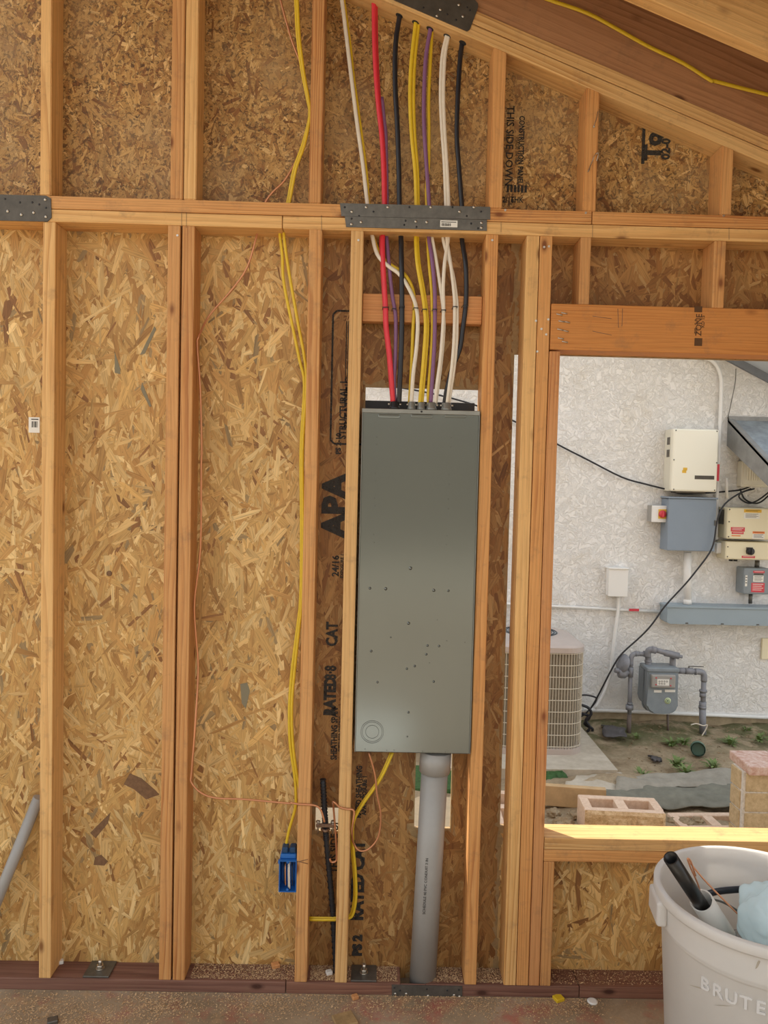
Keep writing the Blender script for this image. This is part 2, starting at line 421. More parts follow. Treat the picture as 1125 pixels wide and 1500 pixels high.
def panel(name, rect, holes=(), y0=.089, y1=.101, parent=wall):
    x0, x1, z0, z1 = rect
    xs = sorted({x0, x1, *[h[0] for h in holes], *[h[1] for h in holes]}); zs = sorted({z0, z1, *[h[2] for h in holes], *[h[3] for h in holes]})
    xs = [x for x in xs if x0 <= x <= x1]; zs = [z for z in zs if z0 <= z <= z1]
    mb = MB()
    for i in range(len(xs)-1):
        for j in range(len(zs)-1):
            cx, cz = (xs[i]+xs[i+1])/2, (zs[j]+zs[j+1])/2
            if any(h[0] < cx < h[1] and h[2] < cz < h[3] for h in holes): continue
            mb.box((xs[i], y0, zs[j]), (xs[i+1], y1, zs[j+1]))
    return mb.build(name, 'osbbase', parent)
def region(rect, holes=()):
    x0, x1, z0, z1 = rect
    def f(X, Z):
        ok = (X > x0) & (X < x1) & (Z > z0) & (Z < z1)
        bad = np.zeros(len(X), bool)
        for h in holes:
            bx0, bx1, bz0, bz1 = X.min(1), X.max(1), Z.min(1), Z.max(1)
            bad |= (bx1 > h[0]) & (bx0 < h[1]) & (bz1 > h[2]) & (bz0 < h[3])
        return ok & ~bad[:, None]
    return f
LIGHT0 = [(.62, .41, .17, 4), (.70, .50, .245, 3), (.54, .33, .13, 3), (.44, .25, .09, 1.2), (.78, .60, .33, 1), (.34, .25, .14, .25), (.30, .15, .06, .25)]
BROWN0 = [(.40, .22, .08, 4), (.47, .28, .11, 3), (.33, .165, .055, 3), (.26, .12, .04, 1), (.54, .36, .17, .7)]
ROUGH0 = [(.38, .25, .11, 4), (.46, .32, .155, 3), (.29, .17, .07, 3), (.20, .10, .04, 1.3), (.56, .42, .24, .8)]

tn = lambda p, m_: [(a*m_[0], b*m_[1], c*m_[2], d) for a, b, c, d in p]
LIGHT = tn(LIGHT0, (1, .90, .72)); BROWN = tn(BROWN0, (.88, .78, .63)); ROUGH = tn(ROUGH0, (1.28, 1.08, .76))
OPX0 = .4365      # free edge of the sheathing left of the window post
OPZ0 = .515; OPZ1 = P(759, 519, .089).z
hA = (P(535, 600, .089).x, P(703, 600, .089).x, 1.80, P(620, 569, .089).z)                       # slot above and behind the service panel
hB = (P(608, 1160, .089).x, P(661, 1160, .089).x, P(635, 1213, .089).z, 1.80)                     # slot behind the conduit
hC = (P(462, 1200, .089).x, P(505, 1200, .089).x, P(480, 1217, .089).z, P(480, 1183, .089).z)     # small hole by the ground rod
rA = (-3.4, -.198, -.06, 2.425); rB = (-.196, OPX0, -.06, 2.425); rC = (OPX0, 2.3, -.06, OPZ0); rD = (OPX0, 2.3, OPZ1, 2.425)
pa = panel('sheathing_panel', rA); flakes('strand', region(rA), (-1.30, -.19, .02, 2.43), 15500, .089, LIGHT, pa, 'osb')
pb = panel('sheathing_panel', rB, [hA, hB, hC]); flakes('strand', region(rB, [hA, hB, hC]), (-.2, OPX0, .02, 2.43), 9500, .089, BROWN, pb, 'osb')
pc = panel('sheathing_panel', rC); flakes('strand', region(rC), (OPX0, 1.3, .02, OPZ0), 3600, .089, LIGHT, pc, 'osb', L=(.05, .21), W=(.008, .036))
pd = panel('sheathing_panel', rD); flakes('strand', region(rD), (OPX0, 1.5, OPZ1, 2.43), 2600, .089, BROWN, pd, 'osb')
def gable_panel(x0, x1, n):
    zt = lambda x: rake(x)+.06
    o = MB().poly([(x0, .089, 2.43), (x1, .089, 2.43), (x1, .089, zt(x1)), (x0, .089, zt(x0))], (0, .012, 0)).build('sheathing_panel', 'osbbase', wall)
    f = lambda X, Z: (X > x0) & (X < x1) & (Z > 2.43) & (Z < rake(X)+.02)
    if n: flakes('strand', f, (max(x0, -1.4), min(x1, 1.4), 2.43, 3.4), n, .089, ROUGH, o, 'osbup', L=(.018, .10), W=(.004, .020), sig=45)
    return o
gable_panel(-1.9, -.203, 17000); gp = gable_panel(-.201, .635, 10500); gp2 = gable_panel(.637, 1.6, 8500)

STZ0, STZ1 = .038, 2.394
def stud(x0, x1, z0=STZ0, z1=STZ1, mat='fir', name='stud', y0=0, y1=.089):
    return board(name, ((x0+x1)/2, (y0+y1)/2, z0), ((x0+x1)/2, (y0+y1)/2, z1), x1-x0, y1-y0, mat, wall)
stud(-1.024, -.986, mat='pine'); stud(-.646, -.6085); stud(-.6025, -.5645)
stud(-.217, -.178); stud(-.0895, -.051, mat='pine'); stud(.323, .361)
stud(.448, .487, mat='pine'); stud(.489, .527); stud(.529, .562, z1=2.045, mat='brace', name='jack_stud')
stud(-1.43, -1.392, mat='pine')
stud(.564, .598, z1=.442, name='cripple_stud'); stud(1.02, 1.058, z1=.442, name='cripple_stud')
stud(.614, .646, 2.19, STZ1, 'fir', 'cripple_stud'); stud(1.026, 1.062, 2.19, STZ1, 'fir', 'cripple_stud'); stud(1.43, 1.468, 2.19, STZ1, 'fir', 'cripple_stud')
for x0, x1, mt in ((-1.435, -1.397, 'pine'), (-1.034, -1.001, 'pine'), (-.641, -.603, 'fir'), (-.600, -.562, 'pine'), (-.221, -.183, 'fir'), (.329, .369, 'fir'), (.616, .656, 'fir'), (1.037, 1.073, 'fir'), (1.44, 1.478, 'fir')):
    c = [(x0, 0, 2.472), (x1, 0, 2.472), (x1, 0, rake(x1)), (x0, 0, rake(x0))]
    cc = Vector(((x0+x1)/2, .0445, 2.75))
    o = MB().poly([Vector(p)-cc for p in c], (0, .089, 0)); bmesh.ops.bevel(o.bm, geom=o.bm.edges[:], offset=.0025, segments=2, affect='EDGES'); o.build('gable_stud', mt, wall, cc)
def hplate(x0, x1, z0, z1, mat, name, y0=0, y1=.089):
    return board(name, (x0, (y0+y1)/2, (z0+z1)/2), (x1, (y0+y1)/2, (z0+z1)/2), z1-z0, y1-y0, mat, wall)
hplate(-2.2, -.30, 2.394, 2.432, 'pine', 'top_plate'); hplate(-.298, 2.3, 2.394, 2.432, 'pine', 'top_plate')
hplate(-2.2, .645, 2.4335, 2.472, 'fir', 'top_plate'); hplate(.647, 2.3, 2.4335, 2.472, 'fir', 'top_plate')
hplate(-2.4, -.245, 0, .038, 'treated', 'bottom_plate'); hplate(-.243, .12, 0, .038, 'treated', 'bottom_plate'); hplate(.2, .69, 0, .038, 'treated', 'bottom_plate'); hplate(.692, 2.3, 0, .038, 'treated', 'bottom_plate')
hplate(.12, .2, 0, .038, 'treated', 'bottom_plate', y1=.003)
hplate(.530, 2.3, 2.050, 2.190, 'firdark', 'header')
hplate(.5635, 2.3, .481, .519, 'pine', 'window_sill', y1=.101); hplate(.5635, 2.3, .443, .4805, 'fir', 'window_sill')
hplate(-.050, .322, 2.128, 2.214, 'brace', 'block', .036, .074)
n_ = math.sqrt(1+SL*SL)
def rk(x, up): return Vector((x, 0, RB+SL*x+up*n_))
for up0, mt, nm in ((.0185, 'pine', 'rake_plate'), (.0590, 'pine', 'rake_plate')):
    a, b = rk(-1.9, up0), rk(2.2, up0); a.y = b.y = .0445; board(nm, a, b, .038, .089, mt, wall)
# nail heads on the framing
nm_ = MB()
for px, py in [(721, 352), (797, 362), (804, 361), (785, 470), (803, 468), (793, 482), (800, 490), (787, 515), (525, 352), (260, 345), (740, 308), (858, 312), (1060, 316)]:
    p = P(px, py, 0); nm_.cyl((p.x, -.002, p.z), (p.x, .004, p.z), .0035, 8)
for i, (px, py) in enumerate([(815, 460), (822, 458), (818, 470), (826, 471), (816, 482), (824, 484), (817, 495), (823, 500)]):
    p = P(px, py, 0); nm_.cyl((p.x, -.001, p.z), (p.x+.018, -.004, p.z-.004), .002, 6)
tag(nm_.build('nail', 'nail', wall), kind='stuff')

bent = MB()
for pl in ([(876, 163), (873, 176), (869, 187), (872, 184)], [(874, 224), (871, 228), (866, 240), (861, 252), (864, 247)], [(873, 226), (877, 224), (874, 236)]):
    bent.tube([P(a, b, -.003-.003*(i % 2)) for i, (a, b) in enumerate(pl)], .0012, 6, 1, 3)
tag(bent.build('bent_nail', 'nail', wall), kind='stuff')
dk = plain('dark_bark_flake', (.23, .12, .055), .7, var=.4, sc=80)
for pl, k in (([(190, 1133), (207, 1140), (228, 1158), (233, 1164), (214, 1171), (196, 1156), (181, 1149)], 0), ([(139, 1256), (148, 1252), (158, 1262), (153, 1268), (137, 1267)], 0), ([(132, 1220), (162, 1190), (158, 1206), (140, 1228)], 0), ([(205, 520), (226, 478), (229, 482), (212, 518)], 1), ([(168, 515), (176, 540), (176, 548), (168, 546)], 1), ([(208, 560), (222, 595), (219, 596), (206, 570)], 1), ([(352, 1002), (362, 1000), (366, 1012), (360, 1038), (354, 1030)], 1)):
    MB().poly([P(a, b, .0860) for a, b in pl], (0, .0015, 0)).build('dark_strand', dk if not k else plain('grey_flake', (.22, .19, .12), .7), pa)
for px, py, r in ((160, 840, .009), (201, 956, .004), (88, 1176, .006)):
    MB().lathe([(r, 0), (r*.9, -.001), (.0001, -.0012)], P(px, py, .0862), 14, 'Y').build('knot', dk, pa)

# stencils on the boards and the header
def stamp(body, px, py, size, turn=PI/2, y=.0860, par=pb, bold=.001, sx=1, mat='stamp', name='stencil_print'):
    p = P(px, py, y); return text(body, name, mat, size, p, turn, par, bold=bold, sx=sx)
stamp('APA', 492, 741, .105, bold=.006, sx=1.02); stamp('24/16', 492, 829, .030); stamp('EXPOSURE 1', 501, 829, .014, bold=.0004)
stamp('CAT', 487, 929, .05, bold=.002, sx=.8); stamp('3·8', 485, 985, .05, bold=.002, sx=.7); stamp('RATED', 484, 1020, .05, bold=.003, sx=.8)
stamp('SHEATHING SPAN', 490, 1075, .028, bold=.001, sx=.75); stamp('SIZED FOR SPACING', 499, 1075, .018, bold=.0005, sx=.7)
stamp('THIS SIDE UP', 490, 1240, .034, bold=.001, sx=.9)
stamp('RATED SHEATHING', 526, 1160, .026, bold=.001, sx=.75); stamp('APA EXPOSURE 1', 534, 1165, .020, bold=.0008, sx=.85)
stamp('RATED CAT', 525, 1290, .055, bold=.003, sx=.9); stamp('PS 2', 524, 1385, .04, bold=.003)
sb = MB()
q0, q1 = P(489, 455, .0862), P(489, 650, .0862)
x0 = q0.x-.002; zt, zb = q0.z, q1.z
pts = [(x0+.10, zt), (x0+.012, zt), (x0, zt-.012), (x0, zb+.012), (x0+.012, zb), (x0+.10, zb)]
for a, b in zip(pts, pts[1:]):
    d = Vector((b[0]-a[0], 0, b[1]-a[1])); n = Vector((-d.z, 0, d.x)).normalized()*.003
    A, B = Vector((a[0], .0862, a[1])), Vector((b[0], .0862, b[1])); sb.poly([A-n, B-n, B+n, A+n], (0, .0004, 0))
for k, (px, l) in enumerate(((508, 90), (511, 90))):
    a = P(px, 470, .0862); sb.box((a.x-.0015, .0862, a.z-.19), (a.x+.0015, .0866, a.z))
sb.build('stencil_print', 'stamp', pb)
stamp('STRUCTURAL 1', 503, 600, .03, bold=.001, sx=.9); stamp('SHEATHING', 510, 590, .03, bold=.001); stamp('PS 2-10', 496, 650, .022, bold=.001)
stamp('THIS SIDE DOWN', 746, 214, .033, -PI/2, .0862, gp, .0005, .95); stamp('CONSTRUCTION PANEL', 763, 220, .024, -PI/2, .0862, gp, .0008, .8)
stamp('MADE IN USA', 757, 222, .016, -PI/2, .0862, gp, 0, .9)
stamp('IIIIII', 757, 277, .03, 0, .0862, gp, .001, 1.5); stamp('32/16', 742, 293, .026, 0, .0862, gp, .0005, .8); stamp('THK', 757, 293, .026, 0, .0862, gp, .0005, .8)
stamp('To', 957, 214, .075, PI/2, .0862, gp2, .004, 1); stamp('02-07', 976, 214, .038, PI/2, .0862, gp2, .0015, .95)
a = P(943.5, 186, .0862); b = P(943, 240, .0862); MB().box((a.x-.005, .0862, b.z), (a.x+.005, .0866, a.z)).build('stencil_print', 'stamp', gp2)
hd = [o for o in wall.children if o.name.startswith('header')][0]
hink = plain('brown_branding', (.10, .045, .015), .8)
def onwall(body, px, py, size, turn, bold=.0003, sx=1, mat=None, y=-.0006, par=wall, name='stencil_print'):
    return text(body, name, mat or hink, size, P(px, py, y), turn, par, bold=bold, sx=sx)
onwall('ZONE', 1024, 476, .026, PI/2, sx=.95); onwall('FIR  S-P', 1020, 478, .014, PI/2); onwall('KD 15', 1030, 471, .014, PI/2)
for py, h in ((453, 9), (501, 12)):
    p = P(1023, py, -.0006); MB().box((p.x-.012, -.0008, p.z-h*.001), (p.x+.012, .0, p.z+h*.001)).build('grade_stamp', hink, wall)
pk = MB()
for a, b in (((868, 463), (896, 467)), ((868, 485), (896, 491)), ((905, 452), (906, 480)), ((912, 452), (911, 478))):
    pk.tube([P(*a, -.0005), P(*b, -.0005)], .0006, 5, 1, 0)
for px, y0_, y1_ in ((266, 311, 334), (273, 311, 334), (471, 315, 338), (734, 325, 340), (868, 330, 348), (1068, 333, 351)):
    pk.tube([P(px, y0_, -.0005), P(px, y1_, -.0005)], .0005, 5, 1, 0)
pk.build('pencil_mark', plain('graphite', (.12, .10, .09), .6), wall)

# roof over this end of the room
ceil = thing('ceiling', None, None, kind='structure')
def rafter(y0, y1, mat):
    a, b = rk(RX, .076+.12), rk(2.2, .076+.12); a.y = b.y = (y0+y1)/2
    return board('rafter', a, b, .24, y1-y0, mat, ceil)
rafter(.007, .045, 'rafter'); rafter(-.338, -.295, 'pine'); rafter(-.745, -.702, 'rafter')  # middle rafter in paler wood, colour standing in for light from below
def roofslab(name, y0, y1, up0, up1, mat, parent=ceil):
    a, b = rk(RX, up0), rk(2.3, up0); c, d = rk(2.3, up1), rk(RX, up1)
    for v in (a, b, c, d): v.y = y0
    MB().poly([a, b, c, d], (0, y1-y0, 0)).build(name, mat, parent)
roofslab('roof_sheathing', -2.2, .25, .318, .332, 'osbbase')
# the rest of this wall and the side wall, out of frame
MB().box((2.3, -1.6, 0), (2.32, .1, 2.45)).build('wall_right', 'osbbase')['kind'] = 'structure'

# ---------------------------------------------------------------- ground and the neighbour's wall
nx, ny = 90, 90
gx0, gx1, gy0, gy1 = -3.5, 5.5, .101, W+.02
xs = np.linspace(gx0, gx1, nx); ys = np.linspace(gy0, gy1, ny); XX, YY = np.meshgrid(xs, ys)
def gh(X, Y):
    h = GZ + .012*np.sin(X*5.1+Y*3.3)+.010*np.sin(X*11.7-Y*8.1+1)+.006*np.sin(X*23+Y*19)
    h = h + .02*np.exp(-((Y-W)/.25)**2) - .02*np.exp(-((Y-.6)/.5)**2)
    h = h + .05*np.exp(-((Y-1.95-.10*(X-1.5))/.16)**2)*(X > 1.0)
    return h
ZZ = gh(XX, YY)
me = bpy.data.meshes.new('ground'); me.from_pydata(np.c_[XX.ravel(), YY.ravel(), ZZ.ravel()].tolist(), [], [(j*nx+i, j*nx+i+1, (j+1)*nx+i+1, (j+1)*nx+i) for j in range(ny-1) for i in range(nx-1)])
for p in me.polygons: p.use_smooth = True
link('ground', me, 'soil')['kind'] = 'structure'
MB().box((-30, -40, -.3), (30, 30, -.185)).build('ground', 'conc')['kind'] = 'structure'
MB().box((-4, W, P(1000, 1045, W).z), (9, W+.2, 2.75)).poly([(-4, W, 2.75), (2.3, W, 2.75), (-.8, W, 4.2), (-4, W, 4.2)], (0, .2, 0)).build('wall_outside', 'stucco')['kind'] = 'structure'
zf = P(1000, 1045, W).z
MB().box((-4, W+.012, -.3), (9, W+.19, zf)).build('trim_1', plain('footing_concrete', (.50, .40, .26), .9, var=.4, sc=14, bump=.4))['kind'] = 'structure'
MB().box((-4, W-.004, zf-.004), (9, W+.03, zf+.012)).build('trim_2', 'conduit')['kind'] = 'structure'
#@@PART2
# ================================================================== THINGS
def pts(lst, y):
    "survey a run of points; y is a number or a function of the run position"
    n = len(lst); return [P(a, b, y(i/(n-1)) if callable(y) else y) for i, (a, b) in enumerate(lst)]

# ---- steel straps on the framing
def strap(name, label, corners, mat, holes, y=-.003, group=None, top=.003):
    t = thing(name, label, 'metal strap', (sum(c[0] for c in corners)/len(corners), y, sum(c[1] for c in corners)/len(corners)), group)
    L = Vector(t.location)
    MB().poly([Vector((c[0], y, c[1]))-L for c in corners], (0, top, 0)).build('strap_plate', mat, t)
    nb = MB(); hb = MB()
    for k, (x, z) in enumerate(holes):
        v = Vector((x, y, z))-L
        if k % 2: nb.lathe([(.0045, -.0005), (.004, -.0018), (.0001, -.0024)], v, 8, 'Y')
        else: hb.lathe([(.0032, -.0004), (.0001, -.0005)], v, 8, 'Y')  # dark disc paints the shade inside an empty nail hole
    if holes:
        tag(nb.build('nail_head', 'nail', t), kind='stuff'); tag(hb.build('nail_hole', 'darkpart_shade', t), kind='stuff')
    return t
def wp(px, py, y=0): p = P(px, py, y); return (p.x, p.z)
def quad(*c): return [wp(*q) for q in c]
HL = [(8, 292), (12, 310), (30, 297), (32, 315), (48, 297), (50, 312), (58, 300), (67, 293), (68, 305), (68, 318)]
strap('strap_tie', 'grey steel strap with rounded corners at the left end of the top plate',
      quad((-60, 284), (68, 287), (75, 291), (76, 319), (70, 325), (-60, 322)), 'steeldark', [wp(*h) for h in HL])
HU = [(505+k*10.5, 304+(k % 3)*6.5) for k in range(20) if k < 5 or k > 15 or k % 3 == 0]
t1 = strap('strap_tie', 'longer dark steel strap nailed across the upper top plate above the service panel', quad((498, 298), (718, 303.5), (718, 322), (500, 317)), 'steel', [wp(*h) for h in HU])
t2 = strap('strap_tie', 'grey steel strap with a barcode sticker, just under the longer strap', quad((505, 317.5), (713, 322.5), (713, 338.5), (507, 333)), 'steel',
      [wp(*h) for h in [(515, 321), (529, 326), (594, 324), (609, 325), (610, 333), (625, 326), (690, 328), (705, 327), (700, 335), (515, 329), (592, 330), (705, 334)]], y=-.0035)
a, b = P(645, 322.5, -.0045), P(670, 333, -.0045); L = Vector(t2.location)
lb = MB().box(a-L, b-L+Vector((0, .0007, 0))).build('barcode_sticker', 'paper', t2); lb['label'] = 'white barcode sticker'
bk = MB(); rr = random.Random(3); x = a.x+.004
while x < b.x-.022:
    wd = rr.choice((.0006, .0012, .002)); bk.box((x-L.x, a.y-L.y-.0006, b.z+.003-L.z), (x+wd-L.x, a.y-L.y-.0002, a.z-.009-L.z)); x += wd+.0012
bk.box((a.x+.003-L.x, a.y-L.y-.0006, a.z-.006-L.z), (b.x-.004-L.x, a.y-L.y-.0002, a.z-.004-L.z)); bk.build('barcode_print', 'ink', lb)
t3 = strap('strap_tie', 'wide dark steel strap on the sloping rake plate at the top of the photo', quad((440, -62), (560, -60), (695, 0), (700, 6), (700, 12), (688, 44), (684, 46.5), (580, 2), (480, -44)), 'steeldark',
      [wp(*h) for h in [(684, 12), (678, 25), (668, 30), (672, 8), (655, 22), (645, 15), (688, 16), (640, 24), (620, 12)]])
t4 = strap('strap_tie', 'flat grey steel strap bridging the bottom plate where the big conduit enters', quad((574, 1442), (677, 1444), (677, 1462.5), (574, 1459.5)), 'steel',
      [wp(*h) for h in [(578, 1446), (579, 1455), (586, 1450), (595, 1455), (625, 1448), (627, 1458), (655, 1450), (665, 1457), (672, 1449), (673, 1459)]], y=-.003)

# ---- service panel
X0, X1, Z0, Z1 = -.0425, .3185, .784, 1.853
t = thing('service_panel', 'tall grey steel electrical panel box set between two studs', 'electrical panel', (.138, .05, Z0))
o = Vector(t.location)
bx = MB().box(Vector((X0, -.006, Z0))-o, Vector((X1, .082, Z1))-o, .003, 2).build('enclosure', 'panelgrey', t)
MB().box(Vector((X0-.001, -.0085, Z1-.012))-o, Vector((X1+.001, .06, Z1+.002))-o, .0015).build('top_lip', 'panellip', t)['label'] = 'bare lighter steel lip along the top'
MB().box(Vector((X0-.0004, -.009, Z0+.002))-o, Vector((X0+.0015, .0, Z1-.012))-o).box(Vector((X1-.0015, -.009, Z0+.002))-o, Vector((X1+.0004, .0, Z1-.012))-o).build('side_hem', 'panellip', t)
MB().box(Vector((X0-.004, .09, Z1-.02))-o, Vector((X1-.004, .101, Z1+.036))-o, .001).build('rear_flange', 'darkpart_shade', t)['label'] = 'dark flange standing up behind the top'
for px in (570, 618, 667):
    p = P(px, 609.5, -.006)-o; MB().box(p+Vector((-.034, -.003, -.0055)), p+Vector((.034, .004, .0055)), .003, 2).build('mounting_slot', 'panelgrey', t)
p = P(617.5, 603, -.0085)-o; MB().lathe([(.003, -.002), (.0001, -.003)], p, 10, 'Y').build('screw', 'darkpart_shade', t)
D = [(525, 140, 7), (268, 267, 5.5), (368, 270, 6.5), (673, 280, 6.5), (765, 283, 5), (513, 489, 6.5), (276, 665, 5.5), (633, 630, 5), (706, 633, 5), (625, 685, 5), (552, 760, 5), (502, 777, 5), (316, 862, 5), (672, 858, 5), (512, 1053, 5), (505, 1207, 3.5), (400, 578, 3)]
for cx_, cy_, r in D:
    p = P(480+cx_/4.327, 800+cy_/4.327, -.006)-o; r *= .00052
    MB().lathe([(r*1.7, .0004), (r*1.15, -.0006), (r*.8, -.0024), (r*.35, -.0033), (.0001, -.0035)], p, 14, 'Y').build('dimple', 'panelgrey', t)
sm = MB()
for cx_, cy_ in [(312, 347), (310, 393), (783, 352), (781, 410), (302, 578), (305, 625), (770, 585), (771, 647), (298, 735), (300, 782), (766, 741), (765, 801), (293, 965), (295, 1015), (757, 973), (753, 1030)]:
    sm.lathe([(.0018, .0003), (.0013, -.0012), (.0001, -.0016)], P(480+cx_/4.327, 560+cy_/4.327, -.006)-o, 8, 'Y')
for cx_, cy_ in [(237, 1285), (375, 1295), (420, 1293), (600, 1300), (745, 1305), (695, 467), (755, 600), (870, 610), (645, 740)]:
    sm.lathe([(.0018, .0003), (.0013, -.0012), (.0001, -.0016)], P(480+cx_/4.327, 800+cy_/4.327, -.006)-o, 8, 'Y')
tag(sm.build('rivet_mark', 'panelgrey', t), kind='stuff')
kp = P(480+282/4.327, 800+1177/4.327, -.0062)-o
for r in (.0205, .031, .0355):
    kk = MB(); kk.lathe([(r-.0004, .0), (r-.0004, -.0006), (r+.0005, -.0006), (r+.0005, 0)], kp, 48, 'Y', close=False)
    kk.build('knockout_ring', 'darkpart_shade', t)

# connectors on top of the panel
for i, (px, mt, lab) in enumerate([(578, 'black', 'black plastic connector where the red cables enter the panel'), (603, 'panellip', 'grey connector where the leftmost white cable enters the panel'),
                                   (617, 'panellip', 'grey connector under the two yellow cables on the panel top'), (632, 'panellip', 'grey connector under the purple cable and a white one on the panel top'), (654, 'panellip', 'grey connector where the two rightmost cables enter the panel')]):
    p = P(px, 594, .03); r = .017 if i in (0, 3, 4) else .013
    c = thing('cable_connector', lab, 'connector', (p.x, .03, Z1+.002), 'cable connectors on the panel top')
    MB().lathe([(r, 0), (r, .008), (r*.86, .010), (r*.86, .024), (r*.7, .026)], (0, 0, 0), 20).build('body', mt, c)
    for s_ in (-1, 1): MB().cyl((s_*r*.86, -.006, .017), (s_*r*1.22, -.006, .017), .003, 10).build('clamp_screw', 'nail', c)

# ---- cables from the roof down to the panel
def cable(label, segs, mat, r=.0065, flat=.45, y=.045, group=None, name='cable', yoff=0, up=(0, 1, 0)):
    q = []
    for px, py in segs:
        if py < 341: yy = y
        else:
            u = (py-341)/(593-341); yy = y + (-.012-y)*max(0, min(1, u/.35)) if u < .35 else -.012 + (.030+.012)*max(0, (u-.62)/.38)**1.0 if u > .62 else -.012
            yy = yy if u <= 1 else .03
            if y > .03: yy = max(yy, .018) if u < .99 else yy
        q.append(P(px, py, yy+yoff))
    ob = MB().tube(q, r, 10, flat, 4, up=up).build(name, mat, None, recenter=True)
    return tag(ob, label, 'cable', group)
def rows(s, x0, y0, k): return [(x0+a/k, y0+b/k) for a, b in s]
U = lambda s: rows(s, 400, 0, 2.8125)
Lw = lambda s: rows(s, 480, 330, 3.309)
def up(s, extra):   # carry the run on up through the rake plates
    return [(s[0][0]+extra, s[0][1]-46)] + s
cab = [
 ('white cable with printed lettering left of the red cables', 'white', U([(268, -60), (283, 0), (320, 300), (345, 500), (370, 680), (388, 835), (400, 900)])+Lw([(215, 45), (240, 140), (290, 195), (345, 235), (390, 300), (425, 380), (437, 470), (430, 600), (415, 720), (405, 870)]), .0062, 0),
 ('yellow cable running down tight behind the lettered white cable', 'yel', U([(278, -60), (290, 0), (318, 200), (332, 330), (380, 680), (393, 835), (405, 900)])+Lw([(222, 60), (255, 140), (300, 188), (370, 235), (412, 310), (420, 400), (414, 500), (406, 700), (396, 870)]), .0055, .012),
 ('bright red cable at the left of the bundle over the panel', 'red', U([(413, -60), (415, 0), (418, 200), (430, 400), (447, 560), (455, 700), (458, 840), (462, 930)])+Lw([(268, 45), (268, 150), (276, 300), (282, 400), (285, 490), (300, 620), (308, 720), (318, 870)]), .0072, -.004),
 ('second red cable pressed against the left side of the bright red one', 'red', U([(420, -60), (423, 0), (426, 200), (436, 400), (452, 560), (461, 700), (463, 840), (466, 930)])+Lw([(261, 45), (262, 150), (270, 300), (276, 400), (279, 490), (294, 620), (302, 720), (314, 870)]), .006, .004),
 ('dull plum cable just right of the red cables', 'purple', U([(448, 400), (458, 500), (464, 560), (467, 700), (469, 840), (473, 930)])+Lw([(285, 45), (298, 200), (313, 340), (329, 440), (329, 600), (322, 750), (327, 870)]), .006, .006),
 ('thick black cable second from the left at the rake plate holes', 'blackc', U([(532, -20), (524, 50), (505, 180), (503, 350), (512, 520), (518, 700), (520, 840), (524, 930)])+Lw([(355, 50), (358, 200), (360, 390), (358, 560), (350, 760), (345, 870)]), .0078, 0),
 ('yellow cable left of its twin in the middle of the bundle', 'yel', U([(596, 10), (588, 90), (570, 250), (564, 400), (571, 560), (585, 700), (590, 840), (592, 930)])+Lw([(427, 55), (434, 180), (456, 310), (469, 400), (475, 500), (465, 650), (452, 800), (446, 870)]), .006, 0),
 ('yellow cable right of its twin in the middle of the bundle', 'yel', U([(606, 10), (600, 90), (583, 250), (578, 400), (583, 560), (594, 700), (597, 840), (599, 930)])+Lw([(434, 55), (441, 180), (464, 310), (477, 400), (484, 500), (474, 650), (461, 800), (455, 870)]), .006, .004),
 ('purple cable in the middle of the bundle over the panel', 'purple', U([(650, 30), (650, 105), (630, 230), (622, 380), (622, 520), (632, 680), (643, 840), (646, 930)])+Lw([(490, 60), (505, 160), (518, 300), (520, 420), (518, 560), (510, 700), (499, 870)]), .0062, 0),
 ('yellow cable crossing behind the purple cable', 'yel', U([(660, 40), (656, 105), (648, 250), (641, 400), (642, 560), (640, 680), (633, 760), (633, 840), (636, 930)])+Lw([(484, 60), (493, 200), (504, 320), (507, 500), (500, 650), (488, 800), (489, 870)]), .0052, .010),
 ('white cable left of its twin, right of the purple cable', 'white', U([(722, 60), (716, 140), (697, 230), (690, 380), (695, 520), (706, 680), (712, 845), (716, 930)])+Lw([(585, 60), (567, 180), (560, 300), (562, 400), (558, 500), (546, 650), (530, 770), (520, 870)]), .0055, 0),
 ('white cable right of its twin, left of the rightmost black cable', 'white', U([(730, 60), (724, 140), (708, 230), (702, 380), (706, 520), (716, 680), (724, 845), (726, 930)])+Lw([(577, 60), (598, 200), (612, 320), (616, 400), (613, 550), (603, 680), (590, 780), (578, 870)]), .0055, 0),
 ('white cable curving in just right of the purple cable, seen only below the plate', 'white', Lw([(500, 20), (508, 70), (528, 180), (550, 330), (560, 420), (564, 500), (552, 650), (537, 770), (524, 870)]), .005, .004),
 ('white cable second from right, seen only below the top plate', 'white', Lw([(556, 20), (560, 70), (575, 130), (606, 230), (622, 330), (628, 400), (626, 550), (615, 680), (600, 780), (587, 870)]), .005, .004),
 ('rightmost black cable, swinging behind the white cables to the panel', 'blackc', U([(780, 80), (780, 160), (770, 250), (761, 400), (757, 560), (765, 680), (778, 850), (786, 930)])+Lw([(650, 60), (668, 180), (672, 300), (668, 400), (655, 500), (640, 600), (602, 700), (577, 800), (566, 870)]), .0075, .010),
]
for lab, mt, s, r, yo in cab:
    if s[0][1] > 100 and 'seen only' not in lab: pass
    cable(lab, s, mt, r, .6, .045, 'cables down to the service panel', yoff=yo)
st = MB()
for px, py, wd in [(565, 450, 8), (577, 452, 5), (589, 448.5, 7), (609, 451, 6), (622, 453, 6), (637, 453, 6), (650, 454, 6), (667, 449, 6), (682, 447, 7)]:
    for s in (-1, 1):
        p = P(px+s*wd*.55, py, .0)
        q = P(px+s*wd*.55, py, .036); st.tube([(p.x, .012, p.z), (p.x, .037, p.z)], .0012, 6, 1, 0)
    a, b = P(px-wd*.6, py, .004), P(px+wd*.6, py, .004); st.tube([a, b], .0016, 6, 1, 0)
